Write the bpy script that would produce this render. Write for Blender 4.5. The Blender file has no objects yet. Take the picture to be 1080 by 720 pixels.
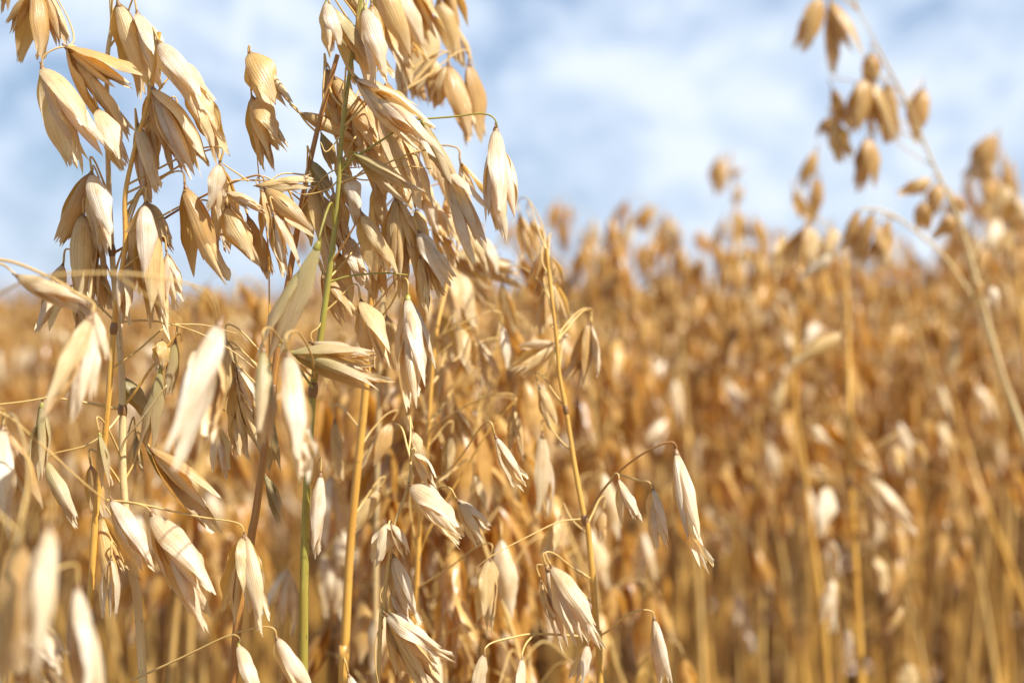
import bpy, math, random
import numpy as np
from mathutils import Vector, Matrix

SC = bpy.context.scene
COL = SC.collection
R = math.radians

# ------------------------------------------------------------------ camera, sky, sun, exposure
CAM_H = 1.06
FPX = 1500.0                     # focal length in pixels of the 1080 x 720 photograph (50 mm on 36 mm)
PITCH = math.atan(42 / FPX)      # looks slightly downwards
cam = bpy.data.cameras.new('camera')
cam.lens = 50; cam.sensor_width = 36
cam.clip_start = 0.01; cam.clip_end = 2000
cam.dof.use_dof = True
cam.dof.focus_distance = 0.392
cam.dof.aperture_fstop = 7.8
camo = bpy.data.objects.new('camera', cam); COL.objects.link(camo)
camo.location = (0, 0, CAM_H)
camo.rotation_euler = (math.pi / 2 - PITCH, 0, 0)
SC.camera = camo

SUN = Vector((0.50, -0.28, 0.82)).normalized()     # towards the sun: high, from the right and a little behind the camera
world = bpy.data.worlds.new('World'); SC.world = world
world.use_nodes = True
sun = bpy.data.lights.new('sun', 'SUN'); sun.energy = 5.0; sun.angle = R(0.9); sun.color = (1.0, 0.97, 0.92)
suno = bpy.data.objects.new('sun', sun); COL.objects.link(suno)
suno.rotation_euler = SUN.to_track_quat('Z', 'Y').to_euler()
suno.location = (2, -2, 4)

SC.view_settings.view_transform = 'Standard'
SC.view_settings.look = 'None'
SC.view_settings.gamma = 1
SC.view_settings.use_curve_mapping = False
SC.view_settings.exposure = 0.80


class NT:
    def __init__(self, tree):
        self.t = tree; self.n = tree.nodes; self.l = tree.links

    def new(self, kind, **kw):
        nd = self.n.new(kind)
        for k, v in kw.items():
            setattr(nd, k, v)
        return nd

    def link(self, a, b):
        self.l.new(a, b)

    def val(self, sock, v):
        if hasattr(v, 'is_output'):
            self.l.new(v, sock)
        else:
            sock.default_value = v

    def math(self, op, a, b=0.0, c=0.0, clamp=False):
        nd = self.new('ShaderNodeMath', operation=op, use_clamp=clamp)
        self.val(nd.inputs[0], a); self.val(nd.inputs[1], b); self.val(nd.inputs[2], c)
        return nd.outputs[0]

    def mix(self, f, a, b, blend='MIX'):
        nd = self.new('ShaderNodeMix', data_type='RGBA', blend_type=blend)
        self.val(nd.inputs[0], f)
        self.val(nd.inputs[6], a); self.val(nd.inputs[7], b)
        return nd.outputs[2]

    def ramp(self, f, stops):
        nd = self.new('ShaderNodeValToRGB')
        el = nd.color_ramp.elements
        while len(el) < len(stops):
            el.new(0.5)
        for e, (p, c) in zip(el, stops):
            e.position = p; e.color = c if len(c) == 4 else (*c, 1)
        self.val(nd.inputs[0], f)
        return nd.outputs[0]

    def noise(self, vec, scale, detail=2, rough=0.5, dist=0.0):
        nd = self.new('ShaderNodeTexNoise')
        self.link(vec, nd.inputs['Vector'])
        nd.inputs['Scale'].default_value = scale
        nd.inputs['Detail'].default_value = detail
        nd.inputs['Roughness'].default_value = rough
        nd.inputs['Distortion'].default_value = dist
        return nd.outputs[0]

    def mapping(self, vec, scale=(1, 1, 1), loc=(0, 0, 0)):
        nd = self.new('ShaderNodeMapping')
        self.link(vec, nd.inputs[0])
        nd.inputs['Scale'].default_value = scale
        nd.inputs['Location'].default_value = loc
        return nd.outputs[0]


def g(*c):
    return (*c, 1.0)


# sky: Nishita with a procedural layer of thin high cloud
wt = NT(world.node_tree); wt.n.clear()
wout = wt.new('ShaderNodeOutputWorld'); wbg = wt.new('ShaderNodeBackground')
sky = wt.new('ShaderNodeTexSky', sky_type='NISHITA', sun_disc=False)
sky.sun_elevation = math.asin(SUN.z)
sky.sun_rotation = math.atan2(SUN.x, SUN.y)
sky.air_density = 1.0; sky.dust_density = 0.3; sky.ozone_density = 2.0; sky.altitude = 200
tc = wt.new('ShaderNodeTexCoord')
m1 = wt.mapping(tc.outputs['Generated'], (1, 1, 1.5), (0.31, 0.2, 0.13))
n1 = wt.noise(m1, 5.2, 5, 0.58, 0.4)
m2 = wt.mapping(tc.outputs['Generated'], (1, 1, 1.35), (3.3, 1.2, 0.4))
n2 = wt.noise(m2, 17.0, 6, 0.62, 0.6)
cl = wt.math('ADD', wt.math('MULTIPLY', n1, 0.58), wt.math('MULTIPLY', n2, 0.42))
cover = wt.ramp(cl, [(0.385, (0.12,) * 3), (0.47, (0.75,) * 3), (0.56, (1, 1, 1))])
cloud_col = wt.ramp(cl, [(0.40, (6.6, 8.1, 10.8)), (0.51, (8.2, 9.6, 11.7)), (0.60, (9.9, 10.9, 12.2))])
skyc = wt.mix(0.35, sky.outputs[0], g(2.6, 5.3, 9.3))
sz = wt.new('ShaderNodeSeparateXYZ'); wt.link(tc.outputs['Generated'], sz.inputs[0])
thin = wt.ramp(sz.outputs[2], [(0.28, (1,) * 3), (0.6, (0.25,) * 3)])      # unseen cloud overhead thinned to cut the sky's fill light
bgc = wt.mix(wt.math('MULTIPLY', cover, thin), skyc, cloud_col)
wt.link(bgc, wbg.inputs[0]); wbg.inputs[1].default_value = 0.052
wt.link(wbg.outputs[0], wout.inputs[0])


# ------------------------------------------------------------------ materials
def husk_mat(name, base, light, dark, green=None, transl=0.46, specks=0.0, rich=True, pscale=3.2):
    m = bpy.data.materials.new(name); m.use_nodes = True
    t = NT(m.node_tree); t.n.clear()
    out = t.new('ShaderNodeOutputMaterial')
    uv = t.new('ShaderNodeUVMap'); uv.uv_map = 'UVMap'
    sep = t.new('ShaderNodeSeparateXYZ'); t.link(uv.outputs[0], sep.inputs[0])
    U, V = sep.outputs[0], sep.outputs[1]
    oi = t.new('ShaderNodeObjectInfo')
    tcx = t.new('ShaderNodeTexCoord')
    rnd = oi.outputs['Random']
    patch = t.noise(tcx.outputs['Object'], pscale, 3, 0.6)
    # own colour varies from husk to husk and in soft patches
    if pscale > 5:
        rnd = t.ramp(t.noise(tcx.outputs['Object'], 9.0, 3, 0.6), [(.4, (0,) * 3), (.62, (1,) * 3)])
    c = t.mix(t.math('MULTIPLY', rnd, 1.0), g(*base), g(*light))
    c = t.mix(t.ramp(patch, [(0.45, (0, 0, 0)), (0.68, (0.75, 0.75, 0.75))]), c, g(*dark))
    # pale papery end, browner foot
    c = t.mix(t.ramp(V, [(0.0, (0.65,) * 3), (0.12, (0.1,) * 3), (0.3, (0,) * 3)]), c, g(*[x * 0.6 for x in dark]))
    c = t.mix(t.ramp(V, [(0.62, (0,) * 3), (1.0, (0.55,) * 3)]), c, g(0.90, 0.80, 0.58))
    bump = None
    if rich:
        wob = t.noise(t.mapping(uv.outputs[0], (3.0, 2.0, 1)), 1.0, 2, 0.5)
        st = t.math('SINE', t.math('MULTIPLY', t.math('MULTIPLY_ADD', wob, 0.16, U), 2 * math.pi * 10))
        am = t.ramp(t.noise(t.mapping(uv.outputs[0], (5.0, 1.3, 1)), 1.0, 2, 0.5), [(0.36, (0.0,) * 3), (0.68, (0.30,) * 3)])
        vein = t.math('POWER', t.math('MULTIPLY_ADD', st, 0.5, 0.5), 3.0)
        mp = t.mapping(uv.outputs[0], (40, 1.6, 1))
        fib = t.noise(mp, 1.0, 3, 0.6)
        c = t.mix(t.math('MULTIPLY', vein, am), c, g(0.46, 0.25, 0.07))
        thr = t.noise(t.mapping(uv.outputs[0], (26, 0.9, 1)), 1.0, 2, 0.5)
        c = t.mix(t.ramp(thr, [(.36, (.42,) * 3), (.46, (0,) * 3)]), c, g(0.48, 0.27, 0.075))
        c = t.mix(t.math('MULTIPLY', t.ramp(fib, [(.42, (0,) * 3), (.62, (1,) * 3)]), 0.42), c, g(0.86, 0.70, 0.42))
        mpl = t.mapping(uv.outputs[0], (6, 1.0, 1))
        stain = t.noise(mpl, 4.0, 3, 0.65)
        c = t.mix(t.ramp(stain, [(0.60, (0,) * 3), (0.72, (0.5,) * 3)]), c, g(0.33, 0.19, 0.075))
        if green:
            gf = t.math('MULTIPLY', t.ramp(V, [(0.0, (0.75,) * 3), (0.3, (0.45,) * 3), (0.6, (0.06,) * 3), (1, (0,) * 3)]), 1.0)
            gs = t.mix(vein, g(*green), g(0.72, 0.62, 0.32))
            c = t.mix(gf, c, gs)
        if specks:
            ms = t.mapping(uv.outputs[0], (7, 22, 1))
            sp = t.noise(ms, 1.1, 2, 0.5)
            c = t.mix(t.ramp(sp, [(0.68, (0,) * 3), (0.73, (specks,) * 3)]), c, g(0.03, 0.022, 0.014))
        h = t.math('ADD', t.math('MULTIPLY', st, 0.36), t.math('MULTIPLY', fib, 1.5))
        bn = t.new('ShaderNodeBump'); bn.inputs['Strength'].default_value = 0.36; bn.inputs['Distance'].default_value = 0.0003
        t.link(h, bn.inputs['Height']); bump = bn.outputs[0]
    pr = t.new('ShaderNodeBsdfPrincipled')
    t.link(c, pr.inputs['Base Color'])
    pr.inputs['Roughness'].default_value = 0.32
    pr.inputs['Specular IOR Level'].default_value = 0.6
    tr = t.new('ShaderNodeBsdfTranslucent')
    t.link(t.mix(1.0, c, g(1.0, 0.77, 0.38), 'MULTIPLY'), tr.inputs[0])
    if bump is not None:
        t.link(bump, pr.inputs['Normal']); t.link(bump, tr.inputs['Normal'])
    mx = t.new('ShaderNodeMixShader'); mx.inputs[0].default_value = transl
    t.link(pr.outputs[0], mx.inputs[1]); t.link(tr.outputs[0], mx.inputs[2])
    t.link(mx.outputs[0], out.inputs[0])
    return m


def stem_mat(name, a, b, specks=0.6):
    m = bpy.data.materials.new(name); m.use_nodes = True
    t = NT(m.node_tree); t.n.clear()
    out = t.new('ShaderNodeOutputMaterial')
    uv = t.new('ShaderNodeUVMap'); uv.uv_map = 'UVMap'
    oi = t.new('ShaderNodeObjectInfo')
    mp = t.mapping(uv.outputs[0], (9, 60, 1))
    n = t.noise(mp, 1.0, 3, 0.6)
    c = t.mix(t.ramp(n, [(0.35, (0,) * 3), (0.65, (1,) * 3)]), g(*a), g(*b))
    bl = t.noise(t.mapping(uv.outputs[0], (1.2, 26, 1)), 1.0, 4, 0.65, 0.6)
    c = t.mix(t.ramp(bl, [(0.46, (0,) * 3), (0.62, (0.8,) * 3)]), c, g(a[0] * .62 + .10, a[1] * .55 + .03, a[2] * .5 + .005))
    c = t.mix(t.math('MULTIPLY', oi.outputs['Random'], 0.35), c, g(*[x * 0.62 for x in a]))
    mf = t.mapping(uv.outputs[0], (34, 14, 1))
    fib = t.noise(mf, 1.0, 2, 0.5)
    c = t.mix(t.math('MULTIPLY', fib, 0.3), c, g(*[min(1, x * 1.35) for x in b]))
    ms = t.mapping(uv.outputs[0], (5, 420, 1))
    sp = t.noise(ms, 1.0, 2, 0.5)
    c = t.mix(t.ramp(sp, [(0.655, (0,) * 3), (0.70, (specks,) * 3)]), c, g(0.04, 0.022, 0.01))
    pr = t.new('ShaderNodeBsdfPrincipled')
    t.link(c, pr.inputs['Base Color']); pr.inputs['Roughness'].default_value = 0.38
    bn = t.new('ShaderNodeBump'); bn.inputs['Strength'].default_value = 0.3; bn.inputs['Distance'].default_value = 0.0002
    t.link(fib, bn.inputs['Height']); t.link(bn.outputs[0], pr.inputs['Normal'])
    t.link(pr.outputs[0], out.inputs[0])
    return m


M = {}
M['husk'] = husk_mat('husk_gold', (0.76, 0.51, 0.14), (0.89, 0.75, 0.40), (0.58, 0.33, 0.065))
M['pale'] = husk_mat('husk_pale', (0.87, 0.74, 0.45), (0.94, 0.90, 0.76), (0.72, 0.48, 0.15), specks=0.5)
M['brown'] = husk_mat('husk_brown', (0.64, 0.37, 0.085), (0.74, 0.48, 0.15), (0.50, 0.25, 0.04))
M['green'] = husk_mat('husk_green', (0.70, 0.55, 0.28), (0.76, 0.64, 0.40), (0.52, 0.36, 0.14), green=(0.42, 0.37, 0.085), specks=0.8)
M['olive'] = husk_mat('husk_olive', (0.46, 0.31, 0.09), (0.54, 0.40, 0.14), (0.32, 0.20, 0.05), green=(0.24, 0.22, 0.05), specks=0.6)
M['floret'] = husk_mat('floret_gold', (0.68, 0.39, 0.10), (0.76, 0.50, 0.19), (0.50, 0.25, 0.05), transl=0.16)
M['far'] = husk_mat('husk_far', (0.59, 0.30, 0.047), (0.82, 0.56, 0.19), (0.36, 0.152, 0.017), transl=0.48, rich=False)
M['crop'] = husk_mat('crop_gold', (0.54, 0.275, 0.044), (0.86, 0.60, 0.23), (0.27, 0.11, 0.013), transl=0.45, rich=False, pscale=22)
M['stem_gold'] = stem_mat('stem_gold', (0.58, 0.29, 0.042), (0.72, 0.43, 0.095))
M['stem_far_shaded'] = stem_mat('stem_far_shaded', (0.15, 0.060, 0.009), (0.25, 0.112, 0.018), 0.0)  # far stems and leaves: shade low in the crop put into the straw colour
M['bleached'] = husk_mat('husk_bleached', (0.82, 0.66, 0.38), (0.90, 0.80, 0.58), (0.60, 0.38, 0.12), transl=0.4, rich=False)
M['rust'] = husk_mat('husk_rust', (0.44, 0.22, 0.045), (0.56, 0.32, 0.08), (0.30, 0.13, 0.02), transl=0.4, rich=False)
CROPM = [M['stem_far_shaded'], M['crop']]
M['stem_pale'] = stem_mat('stem_pale', (0.60, 0.42, 0.17), (0.72, 0.56, 0.28), 0.8)
M['stem_red'] = stem_mat('stem_red', (0.30, 0.13, 0.032), (0.46, 0.23, 0.055), 0.5)
M['stem_green'] = stem_mat('stem_green', (0.25, 0.215, 0.028), (0.37, 0.32, 0.06), 0.95)
M['branch'] = stem_mat('branch_straw', (0.54, 0.33, 0.09), (0.66, 0.45, 0.16), 0.3)
M['node'] = stem_mat('node_brown', (0.16, 0.075, 0.025), (0.30, 0.16, 0.05), 0.3)
M['leaf'] = stem_mat('leaf_dry', (0.50, 0.28, 0.08), (0.62, 0.40, 0.15), 0.3)


# ------------------------------------------------------------------ mesh helpers
class MB:
    """collects quads with one uv per vertex and links them as one mesh"""
    def __init__(self):
        self.v = []; self.f = []; self.uv = []; self.m = []; self.n = 0; self.cur = 0

    def add(self, v, f, uv):
        self.v.append(np.asarray(v, float).reshape(-1, 3)); self.uv.append(np.asarray(uv, float).reshape(-1, 2))
        self.f.append(np.asarray(f, int).reshape(-1, 4) + self.n)
        self.n += len(self.v[-1]); self.m.append(np.full(len(self.f[-1]), self.cur, np.int32))

    def grid(self, P, uv, wrap=False):
        P = np.asarray(P, float); nu, nv = P.shape[:2]
        i = np.arange(nu - 1)[:, None]; j = np.arange(nv if wrap else nv - 1)[None, :]
        j2 = (j + 1) % nv
        f = np.stack([i * nv + j, i * nv + j2, (i + 1) * nv + j2, (i + 1) * nv + j], -1)
        self.add(P.reshape(-1, 3), f.reshape(-1, 4), np.asarray(uv).reshape(-1, 2))

    def tube(self, pts, rad, sides=8, sub=6):
        P, rr = spline(pts, rad, sub)
        P = np.asarray(P); n = len(P)
        T = np.gradient(P, axis=0); T /= np.linalg.norm(T, axis=1)[:, None] + 1e-12
        ref = np.array([0, 1.0, 0]) if abs(T[0][1]) < 0.9 else np.array([1.0, 0, 0])
        A = np.zeros((n, sides, 3)); uv = np.zeros((n, sides, 2))
        L = np.concatenate([[0], np.cumsum(np.linalg.norm(np.diff(P, axis=0), axis=1))])
        a = np.linspace(0, 2 * np.pi, sides, endpoint=False)
        N = ref - T[0] * ref.dot(T[0]); N /= np.linalg.norm(N)
        for k in range(n):
            N = N - T[k] * N.dot(T[k]); N /= np.linalg.norm(N) + 1e-12
            B = np.cross(T[k], N)
            A[k] = P[k] + rr[k] * (np.cos(a)[:, None] * N + np.sin(a)[:, None] * B)
            uv[k, :, 0] = np.abs(a / np.pi - 1); uv[k, :, 1] = L[k]
        # closed end
        A = np.concatenate([A, np.repeat(P[-1:, None, :], sides, 1)]); uv = np.concatenate([uv, uv[-1:]])
        self.grid(A, uv, True)

    def mesh(self, name, mat):
        me = bpy.data.meshes.new(name)
        v = np.concatenate(self.v); f = np.concatenate(self.f); uv = np.concatenate(self.uv)
        me.vertices.add(len(v)); me.vertices.foreach_set('co', v.astype(np.float32).ravel())
        me.loops.add(f.size); me.loops.foreach_set('vertex_index', f.astype(np.int32).ravel())
        me.polygons.add(len(f))
        me.polygons.foreach_set('loop_start', np.arange(0, f.size, 4, dtype=np.int32))
        me.polygons.foreach_set('use_smooth', np.ones(len(f), bool))
        l = me.uv_layers.new(name='UVMap')
        l.data.foreach_set('uv', uv[f.ravel()].astype(np.float32).ravel())
        for q in (mat if isinstance(mat, (list, tuple)) else [mat]): me.materials.append(q)
        me.polygons.foreach_set('material_index', np.concatenate(self.m))
        me.update(calc_edges=True)
        return me


def spline(pts, rad, sub):
    P = [np.asarray(p, float) for p in pts]
    if not hasattr(rad, '__len__'):
        rad = [rad] * len(P)
    if len(P) == 2 or sub <= 1:
        return P, list(rad)
    E = [2 * P[0] - P[1]] + P + [2 * P[-1] - P[-2]]
    out, rr = [], []
    for i in range(len(P) - 1):
        p0, p1, p2, p3 = E[i:i + 4]
        for k in range(sub):
            t = k / sub
            out.append(0.5 * (2 * p1 + (p2 - p0) * t + (2 * p0 - 5 * p1 + 4 * p2 - p3) * t * t + (3 * p1 - p0 - 3 * p2 + p3) * t ** 3))
            rr.append(rad[i] * (1 - t) + rad[i + 1] * t)
    out.append(P[-1]); rr.append(rad[-1])
    return out, rr


def link(name, me, parent=None, mat=None):
    o = bpy.data.objects.new(name, me); COL.objects.link(o)
    if parent is not None:
        o.parent = parent
    if mat is not None:
        o.matrix_basis = mat
    return o


# ------------------------------------------------------------------ oat husks, unit length along +z
PROF_U = [0, .03, .10, .22, .36, .48, .62, .76, .87, .95, 1.0]
PROF_W = [.22, .42, .64, .88, 1.0, .97, .80, .54, .31, .13, .01]


def glume_grid(rng, nu, nv, W=0.185, fold=1.0, ragged=0.0):
    u = np.linspace(0, 1, nu)[:, None]; v = np.linspace(-1, 1, nv)[None, :]
    w = np.interp(u, PROF_U, PROF_W) * W * rng.uniform(.9, 1.1)
    skew = rng.uniform(-.12, .12)
    w = w * (1 + skew * np.sin(2 * np.pi * u)) + (.055 * u ** 7 if ragged > .1 else 0)
    phi = (1.30 - 0.45 * u) * fold
    Rr = w / phi
    y = Rr * np.sin(v * phi)
    x = -Rr * (1 - np.cos(v * phi)) + rng.uniform(.07, .12) * np.sin(np.pi * u ** .8)
    x = x - rng.uniform(-.07, .08) * u ** 2
    z = u + 0 * v
    if ragged:
        z = z - ragged * (.25 + np.abs(v) ** 1.5) * u ** 5 * rng.uniform(0, 1, (1, nv))
    k = rng.uniform(1.2, 2.6); ph = rng.uniform(0, 6.28); am = rng.uniform(.006, .022)
    e = np.abs(v) ** 3 * np.sin(2 * np.pi * k * u + ph + 1.3 * np.sign(v)) * np.sin(np.pi * u)
    x = x + am * 1.6 * e; y = y + am * e * np.sign(v)
    # soft creases running lengthwise
    x = x + rng.uniform(.002, .007) * np.sin(v * rng.uniform(4, 8) + rng.uniform(0, 6)) * np.sin(np.pi * u)
    y = y + rng.uniform(-.09, .09) * u ** 2
    tw = rng.uniform(-.7, .7) * u
    X = x * np.cos(tw) - y * np.sin(tw); Y = x * np.sin(tw) + y * np.cos(tw)
    P = np.stack([X + 0 * v, Y + 0 * v, z], -1)
    uv = np.stack([(v + 1) / 2 + 0 * u, u + 0 * v], -1)
    return P, uv


def floret_grid(rng, nu, nv, Rm=0.078):
    u = np.linspace(0, 1, nu)[:, None]; a = np.linspace(0, 2 * np.pi, nv, endpoint=False)[None, :]
    r = np.interp(u, [0, .05, .2, .42, .65, .85, .95, 1], [.25, .5, .85, 1, .84, .42, .16, .02]) * Rm * rng.uniform(.9, 1.12)
    groove = 1 - 0.34 * np.exp(-((a - np.pi) / .55) ** 2)
    X = r * groove * np.cos(a) + rng.uniform(-.05, .05) * u ** 2
    Y = r * np.sin(a) * 1.05 + rng.uniform(-.05, .05) * u ** 2
    P = np.stack([X, Y, u + 0 * a], -1)
    uv = np.stack([np.abs(a / np.pi - 1) + 0 * u, u + 0 * a], -1)
    return P, uv


def xform(P, Mx):
    A = np.array(Mx)
    return P @ A[:3, :3].T + A[:3, 3]


rg = np.random.default_rng(7)
GL, FL = {}, {}
for mk in ('husk', 'pale', 'brown', 'green', 'olive'):
    GL[mk] = []
    for i in range(9 if mk in ('husk', 'pale') else 5):
        b = MB(); P, uv = glume_grid(rg, 20, 13, fold=rg.uniform(.5, 1.15), ragged=rg.choice([0, .05, .16, .24])); b.grid(P, uv)
        GL[mk].append(b.mesh('glume', M[mk]))
    FL[mk] = []
    for i in range(5):
        b = MB()
        if i < 3:
            P, uv = floret_grid(rg, 14, 12); b.grid(P, uv, True)
        else:       # an empty lemma, folded like a boat
            P, uv = glume_grid(rg, 16, 9, W=.135, fold=1.35, ragged=.12); b.grid(P, uv)
        # papery palea tip of the floret
        P, uv = glume_grid(rg, 10, 7, W=.085, fold=.9); b.grid(xform(P, Matrix.Translation((.03, 0, .06)) @ Matrix.Scale(1.0, 4)), uv)
        FL[mk].append(b.mesh('floret', M['floret'] if mk in ('husk', 'brown') else M[mk]))
KNOB = {}
for nm, mk in (('a', 'node'), ('b', 'branch'), ('g', 'stem_green')):
    b = MB()
    b.tube([(-.004, 0, -.075), (0.002, .002, -.04), (0, 0, -.012), (0, 0, .03), (.006, 0, .09)], [.010, .014, .026, .034, .012], 8, 3)
    P, uv = floret_grid(rg, 12, 10, .07); b.grid(xform(P, Matrix.Translation((.01, 0, .05)) @ Matrix.Scale(.62, 4)), uv, True)
    KNOB[nm] = b.mesh('spikelet', M[mk]) if nm != 'x' else None
for k in KNOB.values():
    k.materials.append(M['floret'])
    nface = len(k.polygons); ntube = (4 * 3 + 1) * 8
    k.polygons.foreach_set('material_index', np.array([0] * ntube + [1] * (nface - ntube), np.int32))


def frame(axis, roll, view):
    z = Vector(axis).normalized()
    x = view.cross(z)
    if x.length < 1e-4:
        x = Vector((1, 0, 0))
    x.normalize(); y = z.cross(x)
    x, y = x * math.cos(roll) + y * math.sin(roll), y * math.cos(roll) - x * math.sin(roll)
    return Matrix((x, y, z)).transposed()


# merged spikelets for plants standing a little farther off
def spikelet_into(b, rng, Mx, lod):
    nu, nv = {1: (9, 6), 2: (5, 3), 3: (4, 2)}[lod]
    op = R(rng.uniform(10, 36))
    for s in ((0, 1) if lod < 3 else (0, 1)):
        P, uv = glume_grid(rng, nu, nv, fold=rng.uniform(.7, 1.1), W=.168 if lod < 3 else .15)
        T = Matrix.Rotation(math.pi * s, 4, 'Z') @ Matrix.Rotation(op * (.5 + .3 * rng.uniform(-1, 1)), 4, 'Y') @ Matrix.Scale(1 - .1 * s * rng.uniform(), 4)
        b.grid(xform(P, Mx @ T), uv)
    if lod == 1:
        for q in range(2):
            P, uv = floret_grid(rng, 7, 6, .085)
            T = Matrix.Rotation(R(rng.uniform(-10, 10)), 4, 'Y') @ Matrix.Rotation(R(rng.uniform(-8, 8)), 4, 'X') @ Matrix.Translation((.02 * q, 0, .05 + .12 * q)) @ Matrix.Scale(rng.uniform(.68, .8), 4)
            b.grid(xform(P, Mx @ T), uv, True)


SPK1 = []
for i in range(18):
    b = MB(); spikelet_into(b, rg, Matrix.Identity(4), 1); SPK1.append(b.mesh('spikelet', M['far' if i < 13 else 'bleached' if i < 16 else 'rust']))


# ------------------------------------------------------------------ placing by bearing and distance
CM = Matrix.Translation((0, 0, CAM_H)) @ Matrix.Rotation(math.pi / 2 - PITCH, 4, 'X')


def at(px, py, d):
    return CM @ Vector(((px - 540) / FPX * d, -(py - 360) / FPX * d, -d))


VIEW = Vector((0, 1, 0))


def tag(o, label, cat, group=None, kind=None):
    o['label'] = label; o['category'] = cat
    if group: o['group'] = group
    if kind: o['kind'] = kind


# ------------------------------------------------------------------ ground
b = MB()
xs = np.linspace(-900, 900, 37); ys = np.concatenate([np.linspace(-20, 10, 16), np.geomspace(14, 1500, 20)])
P = np.zeros((len(ys), len(xs), 3)); P[..., 0] = xs[None, :]; P[..., 1] = ys[:, None]
b.grid(P[:, ::-1], P[:, ::-1, :2])
soil = bpy.data.materials.new('soil'); soil.use_nodes = True
t = NT(soil.node_tree); pr = t.n['Principled BSDF']
tcn = t.new('ShaderNodeTexCoord')
nz = t.noise(tcn.outputs['Object'], 9, 6, .65); nz2 = t.noise(tcn.outputs['Object'], 60, 3, .6)
t.link(t.mix(nz2, t.ramp(nz, [(.3, (.07, .04, .02)), (.7, (.20, .12, .055))]), g(.22, .14, .06)), pr.inputs['Base Color'])
pr.inputs['Roughness'].default_value = .95
bn = t.new('ShaderNodeBump'); bn.inputs['Strength'].default_value = .8; bn.inputs['Distance'].default_value = .02
t.link(nz, bn.inputs['Height']); t.link(bn.outputs[0], pr.inputs['Normal'])
gr = link('ground', b.mesh('ground', soil)); gr['kind'] = 'structure'

# ------------------------------------------------------------------ the sharp plants in front, each with its own shape
rnd = random.Random(11)
ROLLS = [0, 20, 45, 60, 80, 90, 110, 140, 170]


def add_spikelet(root, base, tip, open_deg=14, wide=1.0, nflo=2, tone='husk', roll=None, tilt=None, knob='a'):
    """base, tip: world points; glumes and florets are sub-parts"""
    ax = tip - base; L = ax.length
    view = (base - camo.location).normalized()
    tl = R(rnd.uniform(*{'pale': (-26, 4), 'brown': (-4, 18)}.get(tone, (-14, 12))) if tilt is None else tilt)
    ax = (ax.normalized() * math.cos(tl) + view * math.sin(tl))
    L = L / max(.7, math.cos(tl))
    rot = frame(ax, R(rnd.choice(ROLLS) + rnd.uniform(-12, 12) if roll is None else roll), view)
    Mx = Matrix.Translation(base - root.location) @ rot.to_4x4() @ Matrix.Scale(L, 4)
    sp = link('spikelet', KNOB[knob], root, Mx)
    op = R((open_deg * 1.3 + 3) * rnd.choice([.75, 1, 1, 1.15, 1.35]))
    wide *= rnd.uniform(.86, 1.1)
    if (base - camo.location).length > .55: wide *= 1.3
    wide = wide * .81
    for s in (0, 1):
        o2 = op * (.5 + rnd.uniform(-.18, .18))
        w = wide * rnd.uniform(.94, 1.08)
        T = (Matrix.Rotation(math.pi * s, 4, 'Z') @ Matrix.Rotation(o2, 4, 'Y') @ Matrix.Translation((.012, 0, 0))
             @ Matrix.Rotation(R(rnd.uniform(-5, 5)), 4, 'X') @ Matrix.Rotation(R(rnd.uniform(-14, 14)), 4, 'Z') @ Matrix.Diagonal((w, w, 1 - .10 * s * rnd.random(), 1)))
        link('glume', rnd.choice(GL[tone]), sp, T)
    for q in range(nflo):
        a = op * rnd.uniform(-.42, .42); s = rnd.uniform(.74, .92)
        T = (Matrix.Rotation(a, 4, 'Y') @ Matrix.Rotation(R(rnd.uniform(-7, 7)), 4, 'X')
             @ Matrix.Translation((rnd.uniform(-.02, .02), rnd.uniform(-.02, .02), .04 + .13 * q))
             @ Matrix.Rotation(rnd.uniform(0, 6.28), 4, 'Z') @ Matrix.Scale(s, 4))
        link('floret', rnd.choice(FL[tone]), sp, T)
    return sp


def poly_at(stem, py):
    """point (px, d) of a traced stem at picture height py"""
    for a, c in zip(stem[:-1], stem[1:]):
        lo, hi = sorted((a[1], c[1]))
        if lo <= py <= hi and hi > lo:
            f = (py - a[1]) / (c[1] - a[1])
            return a[0] + (c[0] - a[0]) * f, a[2] + (c[2] - a[2]) * f
    e = stem[0] if abs(py - stem[0][1]) < abs(py - stem[-1][1]) else stem[-1]
    return e[0], e[2]


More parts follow.
